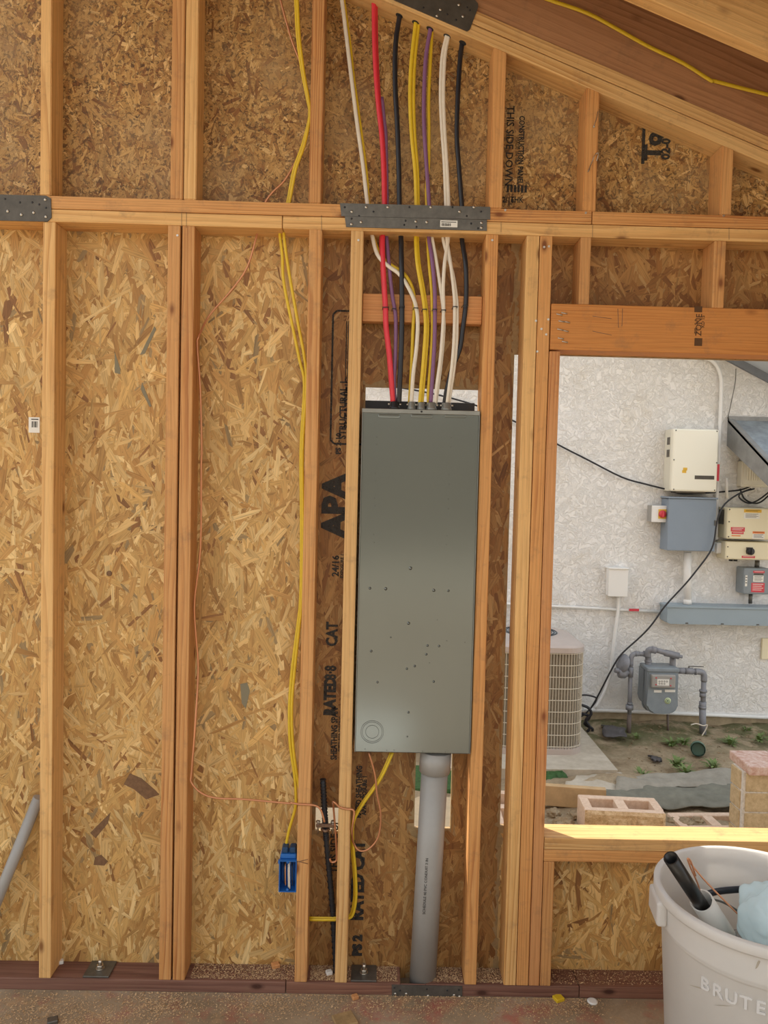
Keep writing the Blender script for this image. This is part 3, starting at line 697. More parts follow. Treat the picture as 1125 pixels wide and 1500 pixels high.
tag(st.build('cable_staple', 'darkpart_shade', wall), kind='stuff')
# cable holes in the rake plate: dark discs paint the shade inside
for px, py in [(585, 17), (609, 28), (630, 37), (655, 49), (678, 57)]:
    p = P(px, py, .045); p.z = rake(p.x)
    n = Vector((SL, 0, -1)).normalized(); tt = Vector((1, 0, SL)).normalized(); mb = MB(); ring = []
    mb.tube([p+n*-.002, p+n*.0006], .012, 16, 1, 0).build('bored_hole', 'darkpart_shade', wall)

# ---- cables and wires on the left
def run(label, s, mat, r, y=.05, cat='cable', flat=.6, name='cable', group=None, smooth=4):
    ob = MB().tube(pts(s, y), r, 8, flat, smooth).build(name, mat, None, recenter=True); return tag(ob, label, cat, group)
yL = lambda u: .062 if u < .35 else .03
run('left of the two yellow cables dropping to the blue box',
    U([(84, -40), (92, 0), (100, 150), (120, 300), (140, 400), (150, 480), (120, 600), (85, 700), (60, 830), (40, 900)]) + rows([(922, 135), (930, 210), (935, 300), (965, 450), (988, 560), (1003, 640)], 0, 280, 2.25)
    + rows([(733, 0), (735, 300), (732, 600), (716, 750), (697, 900), (686, 1050), (688, 1200), (706, 1330), (712, 1395)], 180, 660, 2.8125) + rows([(148, 290), (120, 390), (105, 480)], 380, 1080, 2.8125), 'yel', .0047, .05, group='yellow cables left of the fourth stud')
run('yellow cable hanging nearer the fourth stud and running down its side',
    U([(92, -40), (100, 0), (108, 150), (127, 300), (145, 400), (152, 480), (128, 600), (93, 700), (68, 830), (50, 900)]) + rows([(935, 135), (942, 200), (958, 300), (985, 450), (1002, 540), (1010, 640)], 0, 280, 2.25)
    + rows([(740, 0), (742, 300), (738, 600), (724, 750), (708, 900), (696, 1050), (700, 1200), (716, 1330), (728, 1395)], 180, 660, 2.8125), 'yel', .0047, .045, group='yellow cables left of the fourth stud')
run('long bare copper wire running past the double stud to the ground rod',
    U([(20, -40), (30, 0), (75, 160), (115, 270), (150, 420), (148, 520), (100, 650), (50, 740), (0, 790), (-30, 830), (-50, 880)]) + rows([(850, 130), (815, 250), (760, 330), (690, 410), (655, 480), (650, 510), (660, 650), (665, 850)], 0, 280, 2.25)
    + rows([(323, 60), (320, 400), (295, 620), (300, 750), (310, 900), (297, 1150), (283, 1330)], 180, 660, 2.8125) + rows([(752, 125), (790, 165), (850, 185), (960, 190), (1125, 205)], 0, 1100, 2.6786)
    + rows([(130, 270), (165, 276), (225, 280), (250, 295), (262, 325), (268, 350)], 380, 1080, 2.8125), 'copper', .0032, lambda u: .06 if u < .40 else .03 if u < .66 else -.005, 'wire', 1, 'copper_wire')
run('looped bare copper wire between the ground rod and the panel bottom',
    rows([(290, 500), (296, 514), (312, 512), (318, 495), (314, 400), (305, 290), (305, 265), (330, 288), (360, 296), (390, 305), (382, 380), (386, 430), (410, 466), (450, 460), (490, 410), (500, 320), (485, 240), (475, 150), (450, 62)], 380, 1080, 2.8125), 'copper', .0032, lambda u: -.006 if .3 < u < .6 else .03, 'wire', 1, 'copper_wire')
run('yellow cable coming out under the panel and looping along the fifth stud',
    rows([(550, 62), (500, 170), (430, 270), (395, 330), (384, 380), (388, 470), (396, 560), (398, 660), (385, 730), (360, 748), (318, 752), (205, 752)], 380, 1080, 2.8125), 'yel', .0047, .035, group='yellow cables under the panel')
run('yellow cable running just above its twin between the fourth and fifth stud',
    rows([(543, 62), (494, 170), (424, 270), (390, 330), (379, 380), (382, 470), (390, 560), (392, 650), (380, 722), (360, 741), (318, 745), (205, 744)], 380, 1080, 2.8125), 'yel', .0047, .041, group='yellow cables under the panel')
# yellow cable stapled along the rafter
a = [(790, -6), (805, 0), (860, 19), (905, 43), (950, 68), (1000, 92), (1040, 117), (1048, 119), (1090, 130), (1140, 143), (1210, 168), (1300, 205)]
run('yellow cable stapled along the side of the sloping rafter at top right', a, 'yel', .0060, -.006, group=None)
MB().box(P(1044, 113, -.013)-Vector((.003, 0, .004)), P(1047, 124, -.001)).build('cable_staple', 'darkpart_shade', [c for c in ceil.children][0])

# ground rod and clamp
t = thing('ground_rod', 'ribbed steel ground rod leaning beside the fifth stud', 'ground rod', P(493, 1428, .05))
L = Vector(t.location); A, B = P(473, 1142, .045)-L, P(493, 1432, .05)-L; mid1, mid2 = P(478, 1230, .045)-L, P(487, 1330, .048)-L
q = [A, P(476, 1197, .045)-L, mid1, mid2, B]
MB().tube(q, .0085, 12, 1, 4).build('rod', 'rebar', t)
rb = MB(); n = 46
for k in range(n):
    u = k/n*4; i = min(int(u), 3); v = q[i].lerp(q[i+1], u-i); d = (q[i+1]-q[i]).normalized(); rb.tube([v-d*.0014, v+d*.0014], .0102, 10, 1, 0)
tag(rb.build('rib', 'rebar', t), kind='stuff')
t = thing('ground_clamp', 'bronze ground clamp with two screws gripping the ribbed rod', 'clamp', P(477, 1208, .04)); 
MB().box((-.030, -.012, -.006), (.030, .0, .006), .003).tube([(-.012, -.004, -.012), (0, -.016, -.014), (.012, -.004, -.012)], .005, 8).build('jaw', 'rust', t)
for s in (-1, 1): MB().cyl((s*.024, -.006, .010), (s*.024, -.006, -.026), .0035, 8).lathe([(.007, .010), (.007, .015)], (s*.024, -.006, 0), 6).build('screw', 'nail', t)

# blue device box
t = thing('outlet_box', 'blue plastic outlet box with loose wires on the side of the fourth stud', 'outlet box', P(421, 1307, 0))
L = Vector(t.location); a, b = P(408, 1307.5, 0), P(434.5, 1262, 0); w_, h_ = b.x-a.x, b.z-a.z
a = Vector((a.x-L.x, 0, 0)); wd = .0025; d_ = .07
mb = MB()
mb.box((a.x, 0, 0), (a.x+wd, d_, h_)).box((a.x+w_-wd, 0, 0), (a.x+w_, d_, h_)).box((a.x+wd, 0, 0), (a.x+w_-wd, d_, wd)).box((a.x+wd, 0, h_-wd), (a.x+w_-wd, d_, h_)).box((a.x+wd, d_-wd, wd), (a.x+w_-wd, d_, h_-wd))
mb.box((a.x-.003, 0, h_*.9), (a.x, .01, h_)).box((a.x+w_*.42, 0, wd), (a.x+w_*.58, .012, .010), .002).box((a.x+w_*.42, 0, h_-.010), (a.x+w_*.58, .012, h_-wd), .002)
mb.build('shell', 'blue', t)
MB().box((a.x+.002, .012, h_), (a.x+w_-.002, .06, h_+.014), .003).build('upper_wall', 'blue', t)
for s in (.1, .55): MB().box((a.x+w_*s, .02, h_+.014), (a.x+w_*(s+.36), .055, h_+.032), .003).build('clamp_tab', 'bluedark', t)
for k, (mt, x, zz) in enumerate((('blackc', .30, .75), ('copper', .36, .80), ('white', .60, .90), ('white', .53, .86), ('blackc', .75, .8))):
    MB().tube([(a.x+w_*(x-.05), d_*.8, h_*.92), (a.x+w_*(x-.03), d_*.25, h_*.8), (a.x+w_*x, .006, h_*.5), (a.x+w_*(x+.03), .004, h_*(1-zz))], .0018, 6, 1, 4).build('wire', mt, t)
MB().tube([(a.x+w_, -.001, h_*.97), (a.x+w_+.036, -.002, h_*1.07)], .0008, 5, 1, 0).tube([(a.x+w_, -.001, h_*1.0), (a.x+w_+.036, -.002, h_*.93)], .0008, 5, 1, 0).build('tie_wire', 'rust', t)

# big grey conduit with its adapter
t = thing('conduit_riser', 'large grey plastic conduit rising from the bottom plate to the panel', 'conduit', P(618, 1444, .045))
L = Vector(t.location); A, B = P(618.5, 1444, .048)-L, P(636.6, 1130, .045)-L; Cc = P(638.3, 1103, .045)-L
MB().cyl(A, B+(Cc-B)*.5, .0428, 40).build('pipe', 'pvcgrey', t)
MB().tube([B, B+(Cc-B)*1.12], .050, 12, 1, 0).build('terminal_adapter', 'pvcgrey', t)
ax = (B-A).normalized()
pr = MB(); 
pr.build('x', 'pvcgrey', t) if False else pr.bm.free()
text('SCHEDULE 40 PVC CONDUIT 3 IN', 'pipe_print', 'stamp', .012, A.lerp(B, .5)+Vector((-.012, -.0436, 0)), math.atan2((B-A).z, (B-A).x), t, bold=0)
# leaning conduit at the left
t = MB().cyl(P(57, 1168, .058), P(-60, 1456, .020), .0175, 24).build('metal_conduit', 'pvcgrey', None, recenter=True)
tag(t, 'thin grey conduit leaning at a slant behind the leftmost stud', 'conduit')

# anchor bolts with plates
for px, py, lab in ((150, 1419, 'square steel washer plate with anchor bolt left of the double stud'), (533, 1430, 'square steel washer plate with anchor bolt right of the fifth stud')):
    p = PZ(px, py-4, .038)
    t = thing('anchor_bolt', lab, 'bolt', (p.x, .045, .038), 'anchor bolts on the bottom plate')
    MB().box((-.041, -.040, 0), (.041, .040, .0055), .001).build('plate_washer', 'steel', t)
    MB().lathe([(.013, .0056), (.013, .008)], (0, 0, 0), 20).lathe([(.0105, .008), (.0115, .009), (.0115, .017), (.0105, .0185)], (0, 0, 0), 6).build('nut', 'nail', t)
    MB().cyl((0, 0, .018), (0, 0, .034), .0062, 12).build('threaded_stud', 'nail', t)

# sticker on the strand board
a, b = P(42, 611, .0860), P(58, 634, .0860)
t = MB().box(a, b+Vector((0, .0012, 0))).build('barcode_label', 'paper', None, recenter=True); tag(t, 'small white barcode label stuck on the board left of the leftmost stud', 'label')
bk = MB(); x = a.x+.010
o = Vector(t.location)
for wd in (.003, .0015, .004, .002):
    bk.box((x-o.x, a.y-o.y-.0006, a.z-.032-o.z), (x+wd-o.x, a.y-o.y-.0001, a.z-.013-o.z)); x += wd+.0022
bk.box((a.x+.008-o.x, a.y-o.y-.0006, a.z-.008-o.z), (b.x-.004-o.x, a.y-o.y-.0001, a.z-.005-o.z)); bk.build('barcode_print', 'ink', t)
# scraps of white on the bottom plate and floor
for px, py, z, sx, lab, mt in ((91, 1408, .038, .018, 'small white scrap on the bottom plate right of the leftmost stud', 'paper'), (482, 1427, .038, .020, 'tiny cream scrap on the bottom plate left of the fifth stud', 'paper'), (404, 1414, .038, .026, 'small wood offcut on the bottom plate left of the fourth stud', 'brace'),
                               (868, 1468, .0, .016, 'round pale disc on the floor below the window', 'paper'), (818, 1465, .0, .030, 'yellow strip of scrap on the floor by the plate joint', 'yel'),
                               (505, 1497, 0, .065, 'pale strand board offcut lying on the floor in front of the fifth stud', 'osbbase'), (520, 1463, 0, .02, 'small orange wood block on the floor by the plate below the panel', 'brace'), (77, 1498, 0, .03, 'crumpled grey scrap on the floor at lower left', 'steel')):
    p = PZ(px, py, z)
    if z > 0: p.y = max(.02, min(.075, p.y))
    if lab.startswith('round'): o = MB().lathe([(.016, 0), (.017, .004), (.012, .006)], (0, 0, 0), 24).build('disc', mt, None, p); tag(o, lab, 'scrap'); continue
    mb = MB().box((-sx/2, -sx*.45, 0), (sx/2, sx*.45, .012 if sx < .06 else .011), .002)
    o = mb.build('scrap', mt, None, p); o.rotation_euler.z = .4; tag(o, lab, 'scrap')
# sawdust and shavings
def scatter(name, n, fx, size, mat, lab=None, parent=None, cat=None):
    V = []; Fc = []
    for k in range(n):
        x, y, z = fx(); s = size*random.uniform(.4, 1.5); a = random.uniform(0, PI); e = random.uniform(.2, .6)
        c, d = math.cos(a)*s, math.sin(a)*s; b = len(V); t1, t2, t3 = (random.uniform(-.3, .8)*s for _ in range(3))
        V += [(x-c, y-d, z+t1+.001), (x+d*e, y-c*e, z+.001), (x+c, y+d, z+t2+.001), (x-d*e, y+c*e, z+t3+.001)]; Fc += [(b, b+1, b+2), (b, b+2, b+3)]
    me = bpy.data.meshes.new(name); me.from_pydata(V, [], Fc); o = link(name, me, mat, parent); o['kind'] = 'stuff'
    if lab: o['label'] = lab; o['category'] = cat
    return o
piles = [(-.95, -.08, .22), (-.62, -.06, .12), (-.30, -.05, .15), (.0, -.04, .25), (.35, -.03, .25), (.62, -.03, .12), (-1.05, -.2, .1), (-.8, -.16, .12)]
def ffl():
    if random.random() < .72:
        c = random.choice(piles); return random.gauss(c[0], c[2]*.6), min(-.006, random.gauss(c[1], .035)), 0
    return random.uniform(-1.5, 1.1), random.uniform(-.5, -.006), 0
scatter('sawdust', 15000, ffl, .0028, 'chip', 'fine sawdust and wood shavings strewn along the slab by the bottom plate', None, 'sawdust')
def fpl():
    a, b = random.choice([(-.55, -.22), (-.55, -.22), (-.17, -.09), (-.05, .11), (.20, .32), (.36, .45), (.6, 1.1)]); return random.uniform(a, b), random.uniform(.01, .085), .038
scatter('sawdust', 9000, fpl, .0024, 'chip', 'sawdust lying on top of the bottom plate between the studs', None, 'sawdust')

# ---- rubbish bin
BC = Vector((.997, -.497, 0)); RR = .2556; ZR = .62
t = thing('rubbish_bin', 'large white plastic rubbish bin with a rolled rim under the window', 'bin', (BC.x, BC.y, 0))
MB().lathe([(.001, .004), (.185, .004), (.198, .012), (.203, .03), (.2335, .515), (.239, .524), (.2395, .53), (.2415, .59), (.2425, .596), (RR-.002, .594), (RR, .598), (RR, ZR-.003), (RR-.0025, ZR), (.242, ZR+.0005), (.239, ZR-.003), (.236, ZR-.02), (.228, .50), (.221, .40), (.196, .03), (.001, .018)], (0, 0, 0), 96, close=False).build('tub', 'binw', t)
an = math.atan2(P(962, 1318, -.45).z, 1)
for ang in (math.radians(172), math.radians(-8)):
    mm = Matrix.Rotation(ang, 4, 'Z'); hb = MB(); hb.box((.236, -.05, .535), (.262, .05, .598), .008, 3); hb.bm.transform(mm)
    hb.build('handle', 'binw', t)
for k, zz in enumerate((.515,)):
    MB().lathe([(.2325, zz-.004), (.2365, zz), (.2375, zz+.006)], (0, 0, 0), 96, close=False).build('moulded_band', 'binw', t)
lt = plain('faint_moulded_lettering', (.60, .58, .56), .5)
for i, ch in enumerate('BRUTE'):
    th = math.radians(-146+i*7.6); z = .468; r = .2315
    o = text(ch, 'letter', lt, .042, (r*math.cos(th), r*math.sin(th), z), 0, t, bold=.001, depth=.0012)
    o.rotation_euler.z = th+PI/2
smu = plain('scuff_dirt', (.38, .33, .26), .7)
def on_bin(ang, z, r, w_, h_):  # thin curved smear
    b = MB(); n = 8; R = lambda zz: .203+(zz-.03)/.485*.0305 if zz < .515 else .2405
    top = []; bot = []
    for k in range(n+1):
        a = ang+(k/n-.5)*w_; s = math.sin(PI*k/n)
        top.append(Vector(((R(z)+.0012)*math.cos(a), (R(z)+.0012)*math.sin(a), z+h_*s+.02*(k/n)))); bot.append(Vector(((R(z)+.0012)*math.cos(a), (R(z)+.0012)*math.sin(a), z-h_*s*.4+.02*(k/n))))
    vt = [b.bm.verts.new(v) for v in top]; vb = [b.bm.verts.new(v) for v in bot]
    for k in range(n): b.bm.faces.new((vt[k], vt[k+1], vb[k+1], vb[k]))
    return b
on_bin(math.radians(-150), .44, 0, .25, .002).build('scuff', smu, t); on_bin(math.radians(-118), .56, 0, .04, .010).build('scuff', smu, t); on_bin(math.radians(-135), .43, 0, .2, .0015).build('scuff', smu, t)
# things in the bin
bp = P(984, 1262, -.42); 
def pipe(name, label, cat, a, b, ro, ri, mat, seg=36):
    d = (b-a).normalized(); mb = MB()
    mb.tube([a, b], ro, seg, 1, 0, cap=False); mb.tube([a, b], ri, seg, 1, 0, cap=False)
    vs = list(mb.bm.verts); r = [vs[i*seg:(i+1)*seg] for i in range(4)]
    for A_, B_ in ((r[0], r[2]), (r[1], r[3])):
        for k in range(seg): mb.bm.faces.new((A_[k], A_[(k+1) % seg], B_[(k+1) % seg], B_[k]))
    return tag(mb.build(name, mat, None, recenter=True), label, cat)
top = P(982.5, 1257, -.55); hit = P(1023, 1319, -.47); dirp = (hit-top).normalized()
pipe('drain_pipe', 'black plastic pipe sticking up out of the white pipe in the bin', 'pipe', top, top+dirp*.33, .0178, .0148, 'abs')
wt = P(1027.5, 1319, -.465)
pipe('drain_pipe', 'wide white plastic pipe inside the bin holding the black pipe', 'pipe', wt, wt+dirp*.36, .0295, .0262, 'pvcw')
run('short copper wire stub bent over at its tip inside the bin', [(1030, 1335), (1024, 1300), (1012, 1272), (1007, 1258), (1012, 1262), (1019, 1283)], 'copper', .0022, -.45, 'wire', 1, 'copper_wire')
run('long copper wire arching from the bin tip down over the blue plastic', [(1008, 1260), (1030, 1287), (1060, 1318), (1090, 1347), (1125, 1372), (1140, 1380)], 'copper', .0022, lambda u: -.42-.12*u, 'wire', 1, 'copper_wire')
run('black cable lying across the inside of the bin', [(1030, 1312), (1050, 1306), (1080, 1303), (1110, 1302), (1150, 1304)], 'blackc', .010, -.38, 'cable', .6)
run('thin grey wire under the black cable in the bin', [(1042, 1317), (1060, 1322), (1080, 1334), (1095, 1345)], 'steel', .003, -.44, 'wire', 1, 'wire')
# crumpled blue plastic: a folded, noisy sheet
bm = bmesh.new(); bmesh.ops.create_icosphere(bm, subdivisions=5, radius=1)
cB = P(1152, 1350, -.52)
from mathutils import noise as mn
for v in bm.verts:
    n = v.co.normalized(); k = 1+.22*mn.noise(n*1.6)+.16*abs(mn.noise(n*2.6+Vector((3, 1, 2))))+.02*mn.noise(n*8)
    v.co = Vector((n.x*.105*k, n.y*.10*k, n.z*.09*k))
me = bpy.data.meshes.new('plastic_bag'); bm.to_mesh(me); bm.free()
for p in me.polygons: p.use_smooth = True
o = link('plastic_bag', me, 'bluesheet', None, cB); tag(o, 'crumpled pale blue plastic bag lying in the bin', 'bag')
# heap of rubbish inside that carries them
bm = bmesh.new(); bmesh.ops.create_uvsphere(bm, u_segments=48, v_segments=24, radius=1)
for v in bm.verts: v.co = Vector((v.co.x*.205, v.co.y*.205, v.co.z*.10*(1+.4*mn.noise(v.co*3))))
me = bpy.data.meshes.new('rubbish_heap'); bm.to_mesh(me); bm.free()
o = link('rubbish_heap', me, plain('mixed_rubbish', (.42, .38, .33), .8, var=.6, sc=25), None, (BC.x, BC.y, .37)); tag(o, 'grey crumpled rubbish filling the lower bin', 'rubbish', kind='stuff')

# ================================================================== OUTSIDE
def wbox(name, label, cat, tl, br, depth, mat, bev=.006, group=None, y=W):
    "a box on the neighbour's wall whose FRONT face spans two photo points"
    a, b = P(*tl, y-depth), P(*br, y-depth); t = thing(name, label, cat, ((a.x+b.x)/2, y, b.z), group)
    hw, h = (b.x-a.x)/2, a.z-b.z
    t['_w'] = hw; t['_h'] = h
    return t, hw, h
def body(t, hw, h, d, mat, bev=.006, name='enclosure', x0=None, x1=None, z0=0, z1=None, y0=None, y1=0):
    return MB().box((-hw if x0 is None else x0, -d if y0 is None else y0, z0), (hw if x1 is None else x1, y1, h if z1 is None else z1), bev, 2).build(name, mat, t)
def decal(t, hw, h, d, u0, v0, u1, v1, mat, name='warning_label', e=.0012, lines=0, ink='ink', par=None):
    x0, x1 = -hw+2*hw*u0, -hw+2*hw*u1; z0, z1 = h*(1-v1), h*(1-v0)
    o = MB().box((x0, -d-e, z0), (x1, -d+.001, z1)).build(name, mat, par or t)
    if lines:
        mb = MB(); dz = (z1-z0)/(lines+1)
        for k in range(lines):
            zz = z1-dz*(k+.9); mb.box((x0+(x1-x0)*.1, -d-e-.0006, zz), (x1-(x1-x0)*(.1+.12*(k % 2)), -d-e+.0002, zz+dz*.3))
        mb.build('print', ink, o)
    return o
def clean(t):
    for k in ('_w', '_h'):
        if k in t: del t[k]
def corner_screws(t, hw, h, d, lst, r=.006):
    for u, v in lst: MB().lathe([(r, -.001), (r*.7, -.004), (.0001, -.0045)], (-hw+2*hw*u, -d, h*(1-v)), 12, 'Y').build('screw', 'steel', t)

# cream inverter over the blue-grey cabinet
t, hw, h = wbox('solar_inverter', 'upper left cream solar inverter on the stucco wall above the blue-grey cabinet', 'inverter', (987, 627.5), (1050, 721), .17, 'cream')
body(t, hw-.004, h, .12, 'creamside', .006, 'housing', y0=-.12); body(t, hw, h, .17, 'cream', .012, 'front_cover', y0=-.17, y1=-.121)
corner_screws(t, hw, h, .17, [(.05, .03), (.95, .03), (.05, .97), (.95, .97), (.03, .5), (.97, .53)], .005)
decal(t, hw, h, .17, .50, .74, .93, .80, 'steeldark', 'name_plate')
for k, (u, v) in enumerate(((.24, .62), (.24, .66))): decal(t, hw, h, .17, u+.02*k*-1, v, u+.09-.02*k, v+.045, 'lyel', 'warning_label')
for z in (.75, .55): MB().box((-hw+.002, -.10, h*z), (-hw+.0055, -.05, h*(z+.12))).build('vent_louvre', 'steel', t)
decal(t, hw, h, .125, 1.0, .55, 1.10, .82, 'lred', 'warning_label')
MB().box((-hw*.7, -.13, -.012), (hw*.6, -.04, 0)).build('bottom_gland', 'steeldark', t); clean(t)
# blue-grey cabinet
t, hw, h = wbox('electrical_cabinet', 'blue-grey steel cabinet directly under the upper left inverter', 'cabinet', (980, 730), (1047, 808), .15, 'blgrey')
body(t, hw-.004, h-.004, .13, 'blgrey', .003, 'cabinet_body', y0=-.125); body(t, hw, h, .15, 'blgrey', .005, 'door', y0=-.15, y1=-.127)
MB().box((-hw-.006, -.158, h), (hw+.006, 0, h+.012), .002).build('rain_hood', 'blgrey', t)
MB().box((hw*.93, -.156, h*.5), (hw*.99, -.15, h*.6)).build('latch', 'steel', t); clean(t)
# rotary isolator
t, hw, h = wbox('isolator_switch', 'small pale switch with a red knob left of the blue-grey cabinet', 'switch', (953.5, 740), (974, 765), .07, 'cream')
body(t, hw, h, .10, 'pvcgrey', .004, 'switch_body', y0=-.08); body(t, hw*.98, h*.99, .10, 'conduit', .004, 'switch_cover', y0=-.10, y1=-.081)
MB().box((-hw*.15, -.104, h*.22), (hw*.9, -.0995, h*.78)).build('yellow_plate', 'lyel', t)
MB().lathe([(.026, -.104), (.025, -.118), (.0001, -.119)], (hw*.35, 0, h*.5), 24, 'Y').box((hw*.35-.006, -.128, h*.5-.022), (hw*.35+.006, -.117, h*.5+.022), .002).build('knob', 'lred', t)
MB().cyl((hw, -.04, h*.6), (hw+.03, -.04, h*.6), .012, 12).build('nipple', 'steeldark', t); clean(t)
# conduit down to the trough, the trough
t = thing('wall_conduit', 'wide pale conduit joining the blue-grey cabinet to the trough', 'conduit', P(1007, 884, W-.07)); L = Vector(t.location)
MB().cyl((0, 0, 0), Vector((P(1007, 812, W-.07).x-L.x, 0, P(1007, 809, W-.07).z-L.z)), .026, 24).build('pipe', 'conduit', t); MB().cyl((0, 0, -.005), (0, 0, .03), .031, 8).build('hub', 'conduit', t)
a, b = P(978, 888, W-.14), P(1125, 917, W-.14); x1 = 3.55
t = thing('wiring_trough', 'long horizontal blue-grey wiring trough on the stucco wall', 'wiring trough', ((a.x+x1)/2, W, b.z)); cx_ = (a.x+x1)/2; h = a.z-b.z
MB().poly([(a.x-cx_, -.14, .0+.012), (a.x-cx_+.02, -.14, 0), (x1-cx_, -.14, 0), (x1-cx_, -.14, h), (a.x-cx_, -.14, h)], (0, .14, 0)).build('trough_body', 'trough', t)
MB().box((a.x-cx_-.006, -.147, h-.010), (x1-cx_, 0, h+.006), .002).build('lid_edge', 'trough', t)
for px in (1006, 1058, 1110): q = P(px, 914, W-.14); MB().box((q.x-cx_-.01, -.145, .004), (q.x-cx_+.01, -.139, .012), .002).build('screw_tab', 'steel', t)
# thin conduit across the wall with red label
t = MB().cyl(P(520, 873, W-.02), P(974, 896.5, W-.02), .010, 12).build('wall_conduit', 'conduit', None, recenter=True); tag(t, 'thin horizontal conduit running left from the trough with a red tag', 'conduit')
q = P(929, 893.5, W-.034)-Vector(t.location); MB().box(q+Vector((-.035, -.002, -.009)), q+Vector((.035, .004, .009))).build('tag', 'lred', t)
# small white junction box and its bent conduit
t, hw, h = wbox('junction_box', 'small white junction box left of the cabinet with a conduit hanging below', 'junction box', (893, 833), (918.5, 874), .08, 'conduit')
body(t, hw, h, .08, 'conduit', .004, 'box_body', y0=-.07); MB().box((-hw-.004, -.082, -.002), (hw+.004, -.069, h), .003).box((-hw-.006, -.09, h-.004), (hw+.006, 0, h+.008), .003).build('lid', 'conduit', t); clean(t)
run('thin pale conduit bending down the wall from the white junction box', [(906, 873), (905.5, 895), (902, 918), (898, 950), (894, 985), (886, 1012), (872, 1038)], 'conduit', .013, W-.03, 'conduit', 1, 'wall_conduit')
# upper white conduit
run('white conduit curving down from the eave behind the upper inverter', [(1025, 523), (1040, 527), (1050, 536), (1056, 552), (1056.5, 570), (1055.5, 600), (1054, 640), (1052, 690), (1050, 730), (1049, 790)], 'conduit', .0135, W-.03, 'conduit', 1, 'wall_conduit')
for px, py in ((1056, 560), (1055, 608)): pass
t = MB().cyl(P(1064.5, 730, W-.06), P(1064.5, 700, W-.06), .010, 12).build('antenna', 'paper', None, recenter=True); tag(t, 'short white antenna stick right of the upper inverter', 'antenna')
t = MB().box(P(1050.5, 795, W-.08), P(1057.5, 810, W-.01), .01, 3).build('pipe_elbow', 'conduit', None, recenter=True); tag(t, 'white elbow fitting at the left of the yellowed inverter', 'fitting')
# yellowed inverter with its switch section
t, hw, h = wbox('solar_inverter', 'yellowed cream inverter with red and orange labels above the round black knob', 'inverter', (1066, 743.5), (1137, 791), .17, 'cream2')
body(t, hw-.01, h, .12, 'cream2', .005, 'housing', y0=-.11); body(t, hw, h, .17, 'cream2', .01, 'front_cover', y0=-.17, y1=-.112)
MB().box((-hw+.002, -.10, h*.45), (-hw+.008, -.03, h*.92)).build('vent_louvre', 'steel', t)
decal(t, hw, h, .17, .33, .04, .68, .14, 'lyel', lines=2); decal(t, hw, h, .17, .33, .16, .65, .34, 'paper', 'rating_label', lines=4)
decal(t, hw, h, .17, .08, .62, .36, .76, 'lred', lines=2, ink='paper'); decal(t, hw, h, .17, .10, .77, .34, .84, 'lred', lines=1, ink='paper')
decal(t, hw, h, .17, .52, .74, .76, .81, 'lor', lines=1); decal(t, hw, h, .17, .52, .815, .76, .98, 'paper', 'rating_label', lines=3)
decal(t, hw, h, .17, .10, .88, .28, .91, 'lor', 'maker_mark', lines=0)
corner_screws(t, hw, h, .17, [(.04, .06), (.04, .45), (.04, .93)], .005); clean(t)
t, hw, h = wbox('switch_housing', 'yellowed housing with a round black knob under the yellowed inverter', 'switch housing', (1063.5, 793), (1137, 821), .15, 'cream2')
body(t, hw, h, .15, 'cream2', .01, 'housing')
MB().box((-hw+2*hw*.40, -.155, h*.33), (-hw+2*hw*.53, -.149, h*.7), .002).build('dial_plate', 'steel', t)
q = P(1098, 807.5, W-.15); L = Vector(t.location)
MB().lathe([(.026, -.150), (.025, -.175), (.021, -.178), (.0001, -.178)], (q.x-L.x, 0, q.z-L.z), 24, 'Y').box((q.x-L.x-.004, -.188, q.z-L.z-.02), (q.x-L.x+.004, -.176, q.z-L.z+.02), .002).build('knob', 'black', t)
decal(t, hw, h, .15, .32, .78, .58, .90, 'lred', lines=1, ink='paper')
corner_screws(t, hw, h, .15, [(.04, .3), (.04, .85)], .005)
for x in (-.6, -.42): MB().cyl((hw*x, -.08, 0), (hw*x, -.08, -.018), .014, 12).build('cable_gland', 'black', t)
clean(t)
# disconnect
t, hw, h = wbox('disconnect_box', 'grey disconnect box with red labels under the yellowed housing', 'disconnect', (1090, 832), (1127, 871), .12, 'meter')
body(t, hw, h, .12, 'meter', .008, 'box_body')
decal(t, hw, h, .12, .35, .10, .78, .18, 'lred', lines=1, ink='paper'); decal(t, hw, h, .12, .38, .19, .74, .26, 'steeldark', 'brand_strip'); decal(t, hw, h, .12, .36, .28, .75, .52, 'paper', 'rating_label', lines=4)
decal(t, hw, h, .12, .30, .56, .80, .92, 'lred', lines=4, ink='paper'); decal(t, hw, h, .12, .06, .28, .14, .70, 'paper', 'side_label', lines=3)
q = P(1109, 825, W-.06); MB().cyl((q.x-t.location.x, -.06, h-.002), (q.x-t.location.x, -.06, h+.05), .016, 12).build('top_hub', 'steel', t)
MB().cyl((-.01, -.06, -.075), (-.01, -.06, .002), .013, 12).build('nipple', 'steel', t)
MB().box((hw, -.08, h*.3), (hw+.02, -.04, h*.75), .004).build('switch_handle', 'lred', t); clean(t)
# cream vent box
t, hw, h = wbox('meter_cover', 'cream box with vertical ribs under the grey awning', 'box', (1087, 675), (1125, 714), .07, 'cream2')
body(t, hw, h, .07, 'creamside', .006, 'box_body')
MB().box((-hw+.012, -.076, .012), (hw-.012, -.068, h-.012), .004).build('face_plate', 'creamside', t)
for k in range(8): MB().box((-hw*.62+k*hw*.17, -.082, h*.25), (-hw*.62+k*hw*.17+.006, -.075, h*.86), .001).build('rib', 'cream', t)
clean(t)
a, b = P(1117, 935, W-.02), P(1129, 966, W-.02); t = MB().box(a, b+Vector((0, .02, 0)), .003, 2).build('wall_plate', 'cream2', None, recenter=True); tag(t, 'small cream wall plate right of the gas meter below the trough', 'wall plate')
